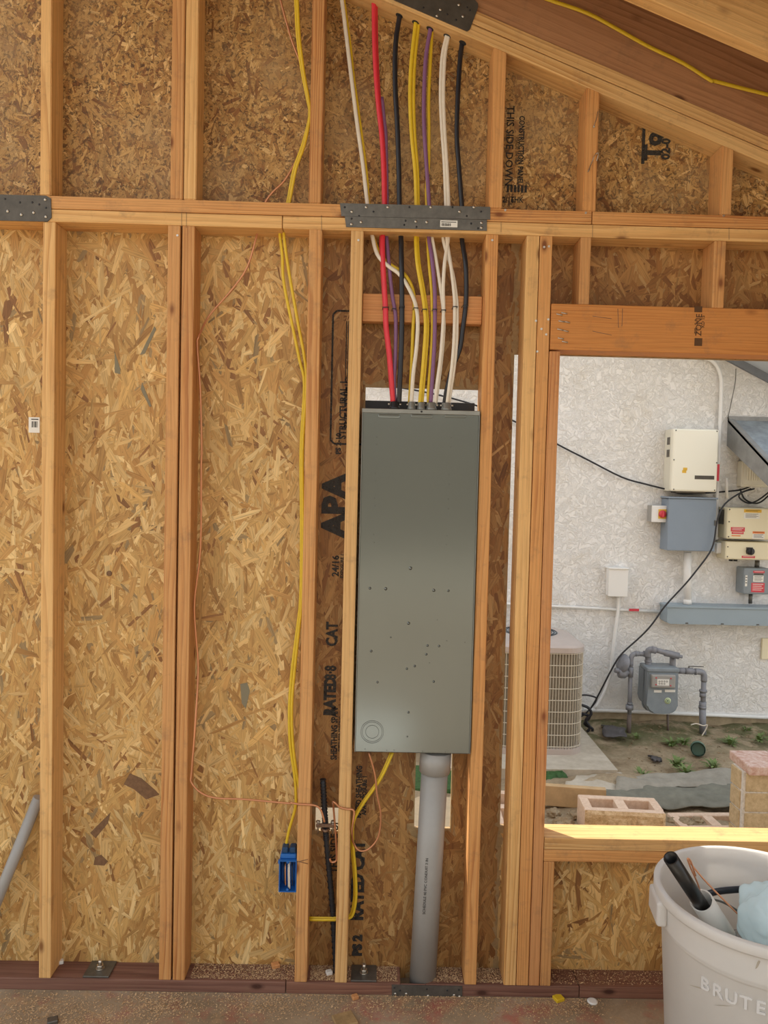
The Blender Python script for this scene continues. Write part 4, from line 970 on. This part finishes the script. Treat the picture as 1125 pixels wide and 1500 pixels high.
# cables on the neighbour's wall
run('black cable drooping across the stucco wall towards the upper inverter', [(540, 560), (640, 578), (720, 602), (790, 636), (820, 652.7), (859.8, 673), (911, 699), (945, 709), (979.6, 717.7), (1000, 723), (1049.7, 721), (1084, 717.7), (1100, 712)], 'blackc', .0062, W-.03, flat=1)
run('black cable slanting down the stucco wall to the condenser foot', [(1105, 716), (1085, 722), (1062, 738), (1051, 761), (1046, 792.7), (1038.6, 811), (1020, 836), (1003.5, 856), (974, 888), (957, 912), (940, 931), (911, 957.5), (897.4, 978), (873.5, 1024), (863, 1041)], 'blackc', .0062, W-.19, flat=1)
run('black cable looping below the cream ribbed box', [(1084, 716), (1090, 730), (1103, 737), (1115, 735), (1130, 722)], 'blackc', .006, W-.05, flat=1)
run('second black cable loop, starting left of the first below the cream ribbed box', [(1100, 716), (1086, 722), (1083, 729), (1096, 737), (1110, 733), (1130, 718)], 'blackc', .006, W-.07, flat=1)
run('thin drooping wire from the eave to the corner of the grey awning', [(1078, 540), (1077, 560), (1071, 590), (1066, 613)], 'steel', .003, W-.03, flat=1, cat='wire', name='wire')
run('dark hose loop lying beside the condenser', [(846, 1020), (856, 1018), (868, 1020), (874, 1024), (868, 1034), (858, 1045), (850, 1050)], 'blackc', .006, W-.15, flat=1, cat='hose', name='hose')
for k, (c, lab) in enumerate((([(850, 1032), (862, 1037), (866, 1046), (858, 1055), (864, 1065), (860, 1072)], 'black coil of tangled cable nearest the condenser foot'), ([(852, 1045), (864, 1050), (856, 1060), (868, 1068), (862, 1078), (850, 1070)], 'black tangle of cable lying lower on the pad by the condenser'))):
    run(lab, c, 'blackc', .010, W-.22+.02*k, flat=1, cat='cable', group='tangled cables by the condenser')

# grey metal awning
A = P(1066, 614, W); B0 = P(1076, 650, W)
t = thing('awning', 'grey weathered sheet metal awning projecting from the stucco wall', 'awning', A); dz = -.715; out = .78
MB().poly([(0, 0, 0), (1.1, 0, 0), (1.1, -out, dz*.60), (0, -out, dz*.60)], (0, 0, -.02)).build('top_sheet', 'awntop', t)
MB().poly([(0, 0, 0), (0, -out, dz*.60), (0, -out, dz*.60-.13), (.0, 0, -.19)], (.012, 0, 0)).build('side_fascia', 'awn', t)
MB().poly([(0, 0, .012), (0, -out, dz*.60+.012), (.035, -out, dz*.60+.012), (.035, 0, .012)], (0, 0, -.02)).build('edge_trim', 'awn', t)
MB().box((0, -.02, -.01), (1.1, 0, .02)).build('wall_flashing', 'awn', t)
MB().box((0, -out-.012, dz*.60-.13), (1.1, -out, dz*.60+.01)).build('front_fascia', 'awn', t)
# eave of the neighbour's roof
A, B = P(1058, 526, W), P(1130, 564, W); sl = (B.z-A.z)/(B.x-A.x)
e = thing('trim_3', None, None, A, kind='structure')
def ev(x, y, z): return Vector((x, y, z+sl*x))
def slab_(name, y0, y1, z0, z1, mat): MB().poly([ev(-1.2, y0, z0), ev(1.8, y0, z0), ev(1.8, y0, z1), ev(-1.2, y0, z1)], (0, y1-y0, 0)).build(name, mat, e)
slab_('frieze_board', -.03, 0, 0, .06, 'fascia'); slab_('soffit', -.42, -.03, .055, .068, 'soffit'); slab_('barge_board', -.45, -.42, .04, .20, 'fascia'); slab_('roof_deck', -.47, .2, .20, .23, 'awn')
slab_('soffit_batten', -.30, -.27, .045, .056, 'fascia')

# gas meter and its pipework
def g(px, py, y=W-.20): return P(px, py, y)
t = thing('gas_meter', 'grey domestic gas meter with dial window in front of the stucco wall', 'gas meter', g(965, 1046)); L = Vector(t.location)
R_ = lambda px, py, y: P(px, py, y)-L
def shell(x0, x1, zt, zb, y0, y1, rb, name, mat, bulge=0):
    "case with rounded foot: outline in the upright plane, given thickness"
    p = [(x0, zt), (x1, zt)]; n = 8
    p += [(x1-rb+rb*math.cos(a), zb+rb-rb*math.sin(a)) for a in (PI/2*k/n for k in range(n+1))]
    p += [(x0+rb-rb*math.sin(a), zb+rb-rb*math.cos(a)) for a in (PI/2*k/n for k in range(n+1))]
    mb = MB().poly([(x, y0, z) for x, z in p], (0, y1-y0, 0)); es = [e_ for e_ in mb.bm.edges if abs(e_.verts[0].co.y-e_.verts[1].co.y) < 1e-5]
    bmesh.ops.bevel(mb.bm, geom=es, offset=.012, segments=3, affect='EDGES'); return mb.build(name, mat, t)
a, b = R_(949, 984, W-.30), R_(992.5, 1046, W-.30)
shell(a.x, b.x, a.z, b.z, -.10, -.03, .055, 'front_case', 'meter'); shell(a.x-.006, b.x+.006, a.z, b.z-.005, -.03, -.018, .06, 'case_flange', 'meter')
c_, d_ = R_(935, 980, W-.10), R_(948, 1035, W-.10); shell(c_.x, b.x-.02, a.z-.005, b.z+.02, -.018, .10, .06, 'rear_case', 'meter')
cc = (a.x+b.x)/2
for k in range(12):
    th = PI+PI*k/11; x = cc+(b.x-a.x)/2*.99*math.cos(th); z = b.z+.075+.078*math.sin(th)*(1.0); MB().lathe([(.006, -.034), (.006, -.040), (.0001, -.041)], (x, 0, z), 8, 'Y').build('rim_bolt', 'meter', t)
MB().box((a.x-.004, -.10, a.z-.002), (b.x+.004, .06, a.z+.028), .008, 2).build('top_casting', 'meter', t)
i0, i1 = R_(954.5, 988, W-.32), R_(989, 1008, W-.32)
idx = MB().box((i0.x, -.128, i1.z), (i1.x, -.098, i0.z), .008, 2).build('index_box', 'pvcgrey', t)
f0, f1 = R_(963, 995, W-.33), R_(980, 1004.5, W-.33)
fp = MB().box((f0.x, -.130, f1.z), (f1.x, -.126, f0.z)).build('index_face', 'paper', idx); fp['label'] = 'white dial face'
for r_, n_d in ((.66, 4), (.28, 3)):
    for k in range(n_d):
        x = f0.x+(f1.x-f0.x)*(.18+.21*k); z = f1.z+(f0.z-f1.z)*r_
        dm = MB().lathe([(.0060, -.1305), (.0060, -.1312), (.0045, -.1312), (.0045, -.1305)], (x, 0, z), 12, 'Y', close=False); dm.box((x-.0008, -.1314, z), (x+.0008, -.1304, z+.005)); dm.bm.to_mesh(bpy.data.meshes.new('x')); dm.build('dial', 'ink', idx)
for px, py in ((961.5, 993), (983, 994), (961, 1003), (982.5, 1004.5)):
    q = R_(px, py, W-.33); MB().lathe([(.005, -.128), (.005, -.131), (.0001, -.132)], (q.x, 0, q.z), 10, 'Y').build('seal', 'lred', idx)
q = R_(978, 1026.5, W-.30); sg = MB().lathe([(.022, -.1005), (.022, -.102), (.0001, -.102)], (q.x, 0, q.z), 24, 'Y').build('round_sticker', plain('pale_green_sticker', (.62, .70, .42), .5), t)
MB().lathe([(.015, -.102), (.015, -.103), (.012, -.103), (.012, -.102)], (q.x, 0, q.z), 24, 'Y', close=False).box((q.x-.006, -.1032, q.z-.005), (q.x+.006, -.102, q.z+.006)).build('print', 'green', sg)
for u0, u1, py in ((958, 969, 1012.5), (974, 989, 1012)):
    q0, q1 = R_(u0, py-1.8, W-.30), R_(u1, py+2, W-.30); MB().box((q0.x, -.102, q1.z), (q1.x, -.099, q0.z)).build('number_plate', 'paper', t)
def gp_(name, lab, runs, collars=(), mat='gaspipe', cat='gas pipe'):
    o0 = runs[0][0][0]; tt = thing(name, lab, cat, o0); L0 = Vector(tt.location)
    for i, (pl, r) in enumerate(runs):
        MB().tube([p-L0 for p in pl], r, 16, 1, 3 if len(pl) > 2 else 0).build('pipe', mat if not (i == 0 and mat2) else mat2, tt)
    for c, d, r, ln in collars:
        d = Vector(d).normalized(); MB().tube([c-L0-d*ln/2, c-L0+d*ln/2], r, 12, 1, 0).build('fitting', mat, tt)
    return tt
Z = Vector((0, 0, 1)); X_ = Vector((1, 0, 0)); Yg = W-.20
mat2 = 'gaspipebrown'
gp_('gas_pipe', 'left riser pipe of the gas meter with an elbow over to the meter', [
    ([g(920.5, 1083), g(922, 1046)], .0155), ([g(922, 1046), g(923.5, 985)], .0145), ([g(924, 975), g(924.5, 964), g(928, 958.5), g(936, 957.5)], .0175), ([g(934, 957.5), g(947, 958.5)], .0165), ([g(943, 957.5), g(948, 959), g(949.5, 966), g(949.5, 980)], .021)],
    [(g(922, 1036), Z, .026, .035), (g(923.5, 984), Z, .020, .07), (g(922.5, 1030), Z, .019, .012), (g(931.5, 957.5), X_, .020, .012), (g(944.5, 958), X_, .021, .012), (g(949.5, 968), Z, .025, .012), (g(949.5, 978), Z, .029, .03)])
mat2 = None
gp_('gas_pipe', 'crossover pipe sloping above the gas meter to its right port', [
    ([g(949, 962, Yg-.02), g(950, 953, Yg-.03), g(957, 951.5, Yg-.04)], .022), ([g(956, 951, Yg-.04), g(994, 961, Yg-.05)], .018), ([g(985.5, 962), g(985, 984)], .021)],
    [(g(957.5, 952, Yg-.04), (1, 0, -.18), .0245, .03), (g(984, 958.5, Yg-.04), (1, 0, -.2), .0235, .10), (g(985, 981), Z, .026, .028), (g(996, 961.5, Yg-.05), (1, 0, -.2), .012, .03)])
gp_('gas_pipe', 'right riser pipe of the gas meter with a valve and an elbow', [
    ([g(1029.5, 1079), g(1029, 1036)], .023), ([g(991, 982), g(1020, 983.5)], .0175), ([g(1018, 983.5), g(1027, 984.5), g(1031, 989), g(1031, 998)], .0215), ([g(1031, 996), g(1029.5, 1040)], .0175)],
    [(g(997, 982.5), X_, .022, .05), (g(1009, 983), X_, .023, .055), (g(1019, 984), X_, .023, .012), (g(1030, 1012), Z, .027, .014), (g(1029.5, 1018), Z, .022, .03), (g(1029.3, 1033), Z, .024, .05), (g(1029, 1036), Z, .026, .018)])
t2_ = thing('valve_handle', 'thin lever handle on the valve right of the gas meter', 'valve handle', g(1009, 979)); MB().cyl((0, 0, -.012), (0, 0, .012), .006, 10).box((0, -.008, .012), (.105, .008, .016), .001).build('lever', 'steel', t2_)
t = thing('gas_regulator', 'round grey gas pressure regulator left of the gas meter', 'regulator', g(912, 985)); L = Vector(t.location)
mb = MB(); mb.lathe([(.0001, -.022), (.03, -.022), (.062, -.008), (.066, 0), (.062, .008), (.028, .026), (.022, .05), (.0001, .052)], (0, 0, 0), 28, 'X'); mb.bm.transform(Matrix.Rotation(math.radians(18), 4, 'Y') @ Matrix.Rotation(math.radians(20), 4, 'Z')); mb.build('diaphragm_case', 'gaspipe', t, (.0, 0, .065))
MB().lathe([(.0001, -.03), (.03, -.03), (.036, -.015), (.036, .015), (.026, .03), (.0001, .03)], (0, 0, -.005), 20, 'X').build('valve_body', 'gaspipe', t); MB().cyl((-.055, 0, .015), (-.005, 0, .005), .018, 14).cyl((.0, 0, 0), (.055, 0, .0), .016, 14).build('port', 'gaspipe', t)
t = MB().cyl(g(978, 1047, W-.22), g(978.5, 1074, W-.22), .008, 10).build('meter_post', 'gaspipebrown', None, recenter=True); tag(t, 'thin dark support post under the gas meter', 'post')
t = MB().cyl(P(855, 1039.5, W-.03), P(1140, 1051.5, W-.03), .013, 12).build('wall_conduit', 'conduit', None, recenter=True); tag(t, 'white horizontal pipe along the foot of the stucco wall', 'pipe')
run('loose pale wire tied round the right riser pipe', [(1012, 1062), (1020, 1060), (1030, 1063), (1036, 1062), (1033, 1070), (1028, 1078)], 'white', .004, W-.26, cat='wire', flat=1, name='wire')
q = PZ(1022, 1104, -.09); t = thing('drain_outlet', 'open green plastic pipe end lying on the soil', 'pipe', (q.x, q.y, -.055)); mb = MB()
mb.lathe([(.040, -.06), (.040, .03), (.046, .03), (.046, -.055), (.044, -.06)], (0, 0, 0), 28, 'Y', close=False); mb.lathe([(.040, -.02), (.0001, -.02)], (0, 0, 0), 28, 'Y', close=False)
ob = mb.build('pipe_collar', 'green', t); ob.rotation_euler = (math.radians(-12), 0, math.radians(-22))
gb = MB()
for k in range(-3, 4): gb.box((k*.011-.002, -.035, -.036), (k*.011+.002, -.03, .036))
ob2 = gb.build('grate', 'green', t); ob2.rotation_euler = (math.radians(-12), 0, math.radians(-22))

# air conditioner condenser on its pad
zc = -.05
cR = P(850, 1000, 2.5).x; hw = .30; ACX = cR-hw-.005; ACY = 2.34+hw
t = thing('air_conditioner', 'beige outdoor air conditioner unit with wire grille on a concrete pad', 'air conditioner', (ACX, ACY, zc)); HH = P(830, 956, 2.34).z-zc
def rsq(r_half, cr_, n=10):
    p = []
    for qx, qy, a0 in ((1, -1, -PI/2), (1, 1, 0), (-1, 1, PI/2), (-1, -1, PI)):
        for k in range(n+1):
            a = a0+PI/2*k/n; p.append((qx*(r_half-cr_)+cr_*math.cos(a), qy*(r_half-cr_)+cr_*math.sin(a)))
    return p
def ringsolid(levels, name, mat, cap=True, parent=t):
    mb = MB(); rs = []
    for hw_, cr_, z in levels: rs.append([mb.bm.verts.new((x, y, z)) for x, y in rsq(hw_, cr_)])
    for A_, B_ in zip(rs, rs[1:]):
        for k in range(len(A_)): mb.bm.faces.new((A_[k], A_[(k+1) % len(A_)], B_[(k+1) % len(A_)], B_[k]))
    if cap: mb.bm.faces.new(rs[0][::-1]); mb.bm.faces.new(rs[-1])
    return mb.build(name, mat, parent)
ringsolid([(hw+.004, .12, .0), (hw+.004, .12, .035), (hw-.01, .11, .04)], 'base_pan', 'actop'); ringsolid([(hw-.025, .10, .03), (hw-.025, .10, HH)], 'coil', 'accore')
ringsolid([(hw-.006, .115, HH-.008), (hw+.006, .125, HH-.004), (hw+.006, .125, HH+.028), (hw-.005, .115, HH+.040), (.24, .20, HH+.066), (.19, .185, HH+.070)], 'top_cover', 'actop')
gm = MB(); per = rsq(hw, .115, 10)
# vertical grille wires at even spacing round the unit
Pp = [Vector((x, y, 0)) for x, y in per]; Pp.append(Pp[0]); acc = 0; nxt = 0
for a, b in zip(Pp, Pp[1:]):
    ln = (b-a).length
    while nxt <= acc+ln: v = a.lerp(b, (nxt-acc)/ln if ln else 0); gm.tube([v+Vector((0, 0, .035)), v+Vector((0, 0, HH))], .0021, 4, 1, 0, cap=False); nxt += .0185
    acc += ln
tag(gm.build('grille_wire', 'acwire', t), kind='stuff')
for k in range(9):
    z = .05+k*(HH-.06)/8; MB().tube([p+Vector((0, 0, z)) for p in Pp], .0028, 5, 1, 0, cap=False).build('grille_hoop', 'acwire', t)
fan = MB()
for k in range(9): fan.lathe([(.035+k*.017, HH+.071), (.037+k*.017, HH+.075), (.039+k*.017, HH+.071)], (0, 0, 0), 40, close=False)
tag(fan.build('fan_guard', 'darkpart_shade', t), kind='stuff'); MB().lathe([(.0001, HH+.068), (.18, HH+.0705)], (0, 0, 0), 40, close=False).build('fan_opening', 'meter', t)
MB().box((.0, -hw-.006, .05), (.05, -hw-.002, .075), .004).build('maker_badge', 'paper', t)
a = PZ(905, 1128, zc); b = PZ(850, 1068, zc)
cpad = [(.45, a.y-.02), (a.x, a.y), (b.x+.02, b.y), (b.x+.02, 3.10), (.45, 3.10)]
t = MB().poly([(x, y, zc-.13) for x, y in cpad], (0, 0, .13)).build('concrete_pad', 'conc', None, recenter=True); tag(t, 'tan concrete pad under the air conditioner', 'concrete pad')

# loose masonry
def cmu(name, lab, c, rz, L_=.39, Wd=.19, H_=.19, mat='pinkblock', faces=True, group=None, tilt=0):
    t = thing(name, lab, 'block', c, group); t.rotation_euler = (tilt, 0, rz)
    mb = MB(); xs = [-L_/2, -L_/2+.042, -.025, .025, L_/2-.042, L_/2]; w2 = Wd/2
    mb.box((xs[0], -w2, 0), (xs[5], -w2+.040, H_), .004).box((xs[0], w2-.040, 0), (xs[5], w2, H_), .004)
    for a_, b_ in ((0, 1), (2, 3), (4, 5)): mb.box((xs[a_], -w2+.039, 0), (xs[b_], w2-.039, H_-.0005))
    mb.build('block_shell', mat, t)
    if faces:
        bm = bmesh.new(); nx_, nz_ = 26, 12; vv = []
        for j in range(nz_+1):
            for i in range(nx_+1):
                x = -L_/2+L_*i/nx_; z = H_*j/nz_; edge = i in (0, nx_) or j in (0, nz_)
                vv.append(bm.verts.new((x, -w2-.001-(0 if edge else .010+.012*mn.noise(Vector((x*22, z*22, 3)))), z)))
        for j in range(nz_):
            for i in range(nx_): k = j*(nx_+1)+i; bm.faces.new((vv[k], vv[k+1], vv[k+nx_+2], vv[k+nx_+1]))
        me = bpy.data.meshes.new('split_face'); bm.to_mesh(me); bm.free(); link('split_face', me, 'split', t)
    return t
q = (PZ(850, 1166, .04)+PZ(959, 1170, .04)+PZ(973.7, 1192, .04)+PZ(854.6, 1182, .04))/4
cmu('concrete_block', 'tan hollow concrete block with two cells just outside the window sill', (q.x, q.y, -.15), math.radians(-4))
q = PZ(1045, 1204, -.07); cmu('concrete_block', 'pink hollow block lying low between the tan block and the brick pier', (q.x, q.y+.02, -.26), math.radians(3), faces=False)
q = PZ(795, 1185, .02); cmu('concrete_block', 'pale block end just showing beside the window jack stud', (q.x-.16, q.y, -.16), math.radians(88), faces=False)
a, b = PZ(750, 1150, -.0), PZ(889, 1160, -.0)
t = board('form_board', a-Vector((0, -.02, .045)), b-Vector((0, -.02, .045)), .11, .04, 'orangewood'); tag(t, 'tan board edge lying behind the tan hollow block', 'board')
# rubble beside the block
for i, (px, py, s, lab) in enumerate(((826, 1196, .055, 'broken earth clod left of the tan hollow block'), (812, 1180, .035, 'small dark clod beside the jack stud'), (842, 1184, .035, 'small clod touching the left end of the tan hollow block'), (1003, 1196, .045, 'rough brown rock right of the tan hollow block'), (985, 1193, .03, 'small brown stone against the right end of the tan hollow block'), (1022, 1192, .03, 'flat brown stone in front of the weed barrier'))):
    bm = bmesh.new(); bmesh.ops.create_icosphere(bm, subdivisions=3, radius=s)
    for v in bm.verts: n = v.co.normalized(); v.co = v.co*(1+.35*mn.noise(n*2+Vector((i, 0, 0)))+.15*mn.noise(n*6)); v.co.z *= .7
    me = bpy.data.meshes.new('rock'); bm.to_mesh(me); bm.free(); q = PZ(px, py, -.05); o = link('rock', me, 'soil', None, (q.x, q.y, -.09)); tag(o, lab, 'rock', 'clods and stones outside the window')
# weed barrier and slab pieces
def sheet(name, lab, cat, corners, z, mat, amp=.012, n=26, th=.004, seed=0):
    bm = bmesh.new(); c = [PZ(px, py, z) for px, py in corners]; vv = []
    for j in range(n+1):
        for i in range(n+1):
            u, v = i/n, j/n; p = (c[0]*(1-u)+c[1]*u)*(1-v)+(c[3]*(1-u)+c[2]*u)*v
            p.z = z+amp*(mn.noise(Vector((p.x*5+seed, p.y*9, 0)))+.5*mn.noise(Vector((p.x*17, p.y*17+seed, 1))))+amp*1.2*math.sin(v*PI); p.x += .02*mn.noise(Vector((u*4, v*4, seed))); p.y += .03*mn.noise(Vector((u*5+3, v*3, seed)))
            vv.append(bm.verts.new(p))
    for j in range(n):
        for i in range(n): k = j*(n+1)+i; f_ = bm.faces.new((vv[k], vv[k+1], vv[k+n+2], vv[k+n+1])); f_.smooth = True
    r = bmesh.ops.extrude_face_region(bm, geom=bm.faces[:]); bmesh.ops.translate(bm, verts=[v for v in r['geom'] if isinstance(v, bmesh.types.BMVert)], vec=(0, 0, -th)); bmesh.ops.recalc_face_normals(bm, faces=bm.faces)
    me = bpy.data.meshes.new(name); bm.to_mesh(me); bm.free(); return tag(link(name, me, mat), lab, cat)
sheet('weed_barrier', 'grey-green sheet of weed barrier crossing the soil in front of the gas meter', 'fabric', [(850, 1158), (1100, 1146), (1100, 1184), (890, 1178)], -.055, 'fabric', .02)
sheet('weed_barrier', 'lighter upper fold of weed barrier running up to the brick pier', 'fabric', [(905, 1138), (1090, 1124), (1100, 1148), (900, 1160)], -.045, plain('pale_fabric', (.36, .33, .27), .85, var=.3, sc=14, bump=.4), .02, seed=4)
sheet('concrete_chunk', 'pale broken slab lying in front of the concrete pad', 'concrete', [(845, 1136), (905, 1132), (935, 1155), (810, 1168)], -.055, 'conc', .012, th=.05, seed=7)
sheet('plastic_scrap', 'dark plastic scrap half buried by the left riser pipe', 'scrap', [(880, 1063), (915, 1068), (918, 1080), (884, 1078)], -.075, 'tarp', .02, n=12, seed=9)
sheet('flat_stone', 'thin flat brown stone on the soil in front of the gas meter', 'stone', [(951, 1106), (966, 1109), (970, 1114), (955, 1113)], -.085, 'tarp', .006, n=8, th=.012, seed=2)
sheet('turf_patch', 'dark green turf scrap at the foot of the concrete pad', 'turf', [(800, 1128), (815, 1128), (832, 1140), (800, 1143)], -.08, 'hedge', .015, n=12, th=.02, seed=12)

# weeds
def weed(px, py, s, nb, lab):
    q = PZ(px, py, -.09); t = thing('weed', lab, 'weed', (q.x, q.y, -.10), 'weeds growing in the soil'); mb = MB(); rr = random.Random(int(px*7+py))
    for k in range(nb):
        a = rr.uniform(0, 2*PI); l = s*rr.uniform(.6, 1.2); wd = l*rr.uniform(.12, .26); d = Vector((math.cos(a), math.sin(a), 0)); n = Vector((-d.y, d.x, 0)); el = rr.uniform(.3, 1.1)
        p0 = d*.004; p1 = d*l*.5*math.cos(el)+Vector((0, 0, l*.5*math.sin(el)+.01)); p2 = d*l*math.cos(el)*1.1+Vector((0, 0, l*math.sin(el)*.8))
        V = [mb.bm.verts.new(v) for v in (p0, p1+n*wd/2, p2, p1-n*wd/2)]; mb.bm.faces.new(V)
    tag(mb.build('leaf', 'leaf', t), kind='stuff')
for a in ((932, 1081, .06, 26, 'pale weed at the foot of the left riser pipe'), (985, 1092, .09, 34, 'leafy weed just below the gas meter, left of the second one'), (1002, 1090, .08, 30, 'leafy weed just left of the green pipe end'), (990, 1122, .10, 44, 'large weed tuft in the middle of the soil in front of the meter'), (1005, 1135, .09, 40, 'low weed tuft right of and in front of the large one'),
          (940, 1138, .08, 30, 'weed tuft at the left edge of the weed barrier'), (1045, 1124, .08, 30, 'weed tuft beside the top of the brick pier'), (1070, 1092, .09, 34, 'broad weed right of the green pipe end'), (1112, 1085, .09, 34, 'weed at the right edge of the photo by the wall foot'), (990, 1174, .06, 20, 'tiny weed in front of the weed barrier'), (888, 1128, .03, 10, 'single round leaf weed on the front edge of the pad'), (1094, 1070, .06, 20, 'small weed against the footing at right')):
    weed(*a)
def fl():
    x = random.uniform(1.62, 4.2); y = random.uniform(2.1, 3.1); return x, y, float(gh(np.array(x), np.array(y)))
scatter('leaf_litter', 900, fl, .010, plain('dry_leaf', (.40, .28, .16), .8, var=.5, sc=80), 'dry leaf litter and chips over the garden soil', None, 'leaf litter')

# brick pier
Yp = 1.25; px0 = P(1089, 1150, Yp).x; ptop = P(1101, 1123, Yp-.04).z; pd_ = .13; px1 = px0+.62; zz = ptop-.045
t = thing('brick_pier', 'tan block garden pier with pinkish cap bricks at the right edge of the photo', 'pier', (px0+.3, Yp+.06, -.16)); L = Vector(t.location)
MB().box(Vector((px0+.004, Yp+.006, -.16))-L, Vector((px1, Yp+pd_-.004, zz))-L).build('mortar_core', 'mortar', t)
hh = .098; k = 0; z = zz-hh
while z > -.2:
    x = px0+.010
    for wd in ((.135, .27, .27) if k % 2 == 0 else (.27, .27, .1)):
        x1_ = min(x+wd, px1); MB().box(Vector((x+.004, Yp, z+.004))-L, Vector((x1_-.004, Yp+.05, z+hh-.004))-L, .004, 2).build('tan_block', 'tanblock', t); x = x1_
    MB().box(Vector((px0-.002, Yp+.030, z+.004))-L, Vector((px0+.03, Yp+pd_, z+hh-.004))-L, .004, 2).build('tan_block', 'tanblock', t)
    z -= hh; k += 1
for k in range(4):
    o = MB().box((-.092, -.115, 0), (.092, .115, .045), .006, 2).build('cap_brick', 'cap', t, Vector((px0+.105+k*.19, Yp+.075, zz))-L); o.rotation_euler = (0, random.uniform(-.03, .03), random.uniform(-.05, .05))

# low hedge and pale wall seen through the slots
t = thing('clipped_hedge', 'strip of green turf glimpsed beside the big conduit through the wall slot', 'hedge', (.30, 2.0, -.10))
scx = .30
MB().box((-.6, -.18, -.02), (.25, .18, .035), .02, 2).build('turf_bed', 'hedge', t)
MB().box((-1.2, .104, -.14), (.62, 1.75, -.085)).build('path', plain('sandy_paving', (.66, .52, .34), .85, var=.2, sc=12))['kind'] = 'structure'

# unseen reflector sheet, added behind the camera to put a highlight on the panel
t = MB().box((-.50, -2.95, .001), (.26, -2.1, .006)).build('added_reflector', plain('reflector_white', (.90, .89, .84), .7), None, recenter=True)
t.rotation_euler.z = .12; tag(t, 'unseen pale reflector sheet added behind the camera to brighten the panel', 'paper')
MB().box((-14, -16, -.185), (12, -15.6, 4.2)).build('added_backdrop', plain('backdrop_dark', (.26, .23, .18), .8, var=.4, sc=3))['kind'] = 'structure'  # unseen dark backdrop, added to darken what the panel's upper part reflects
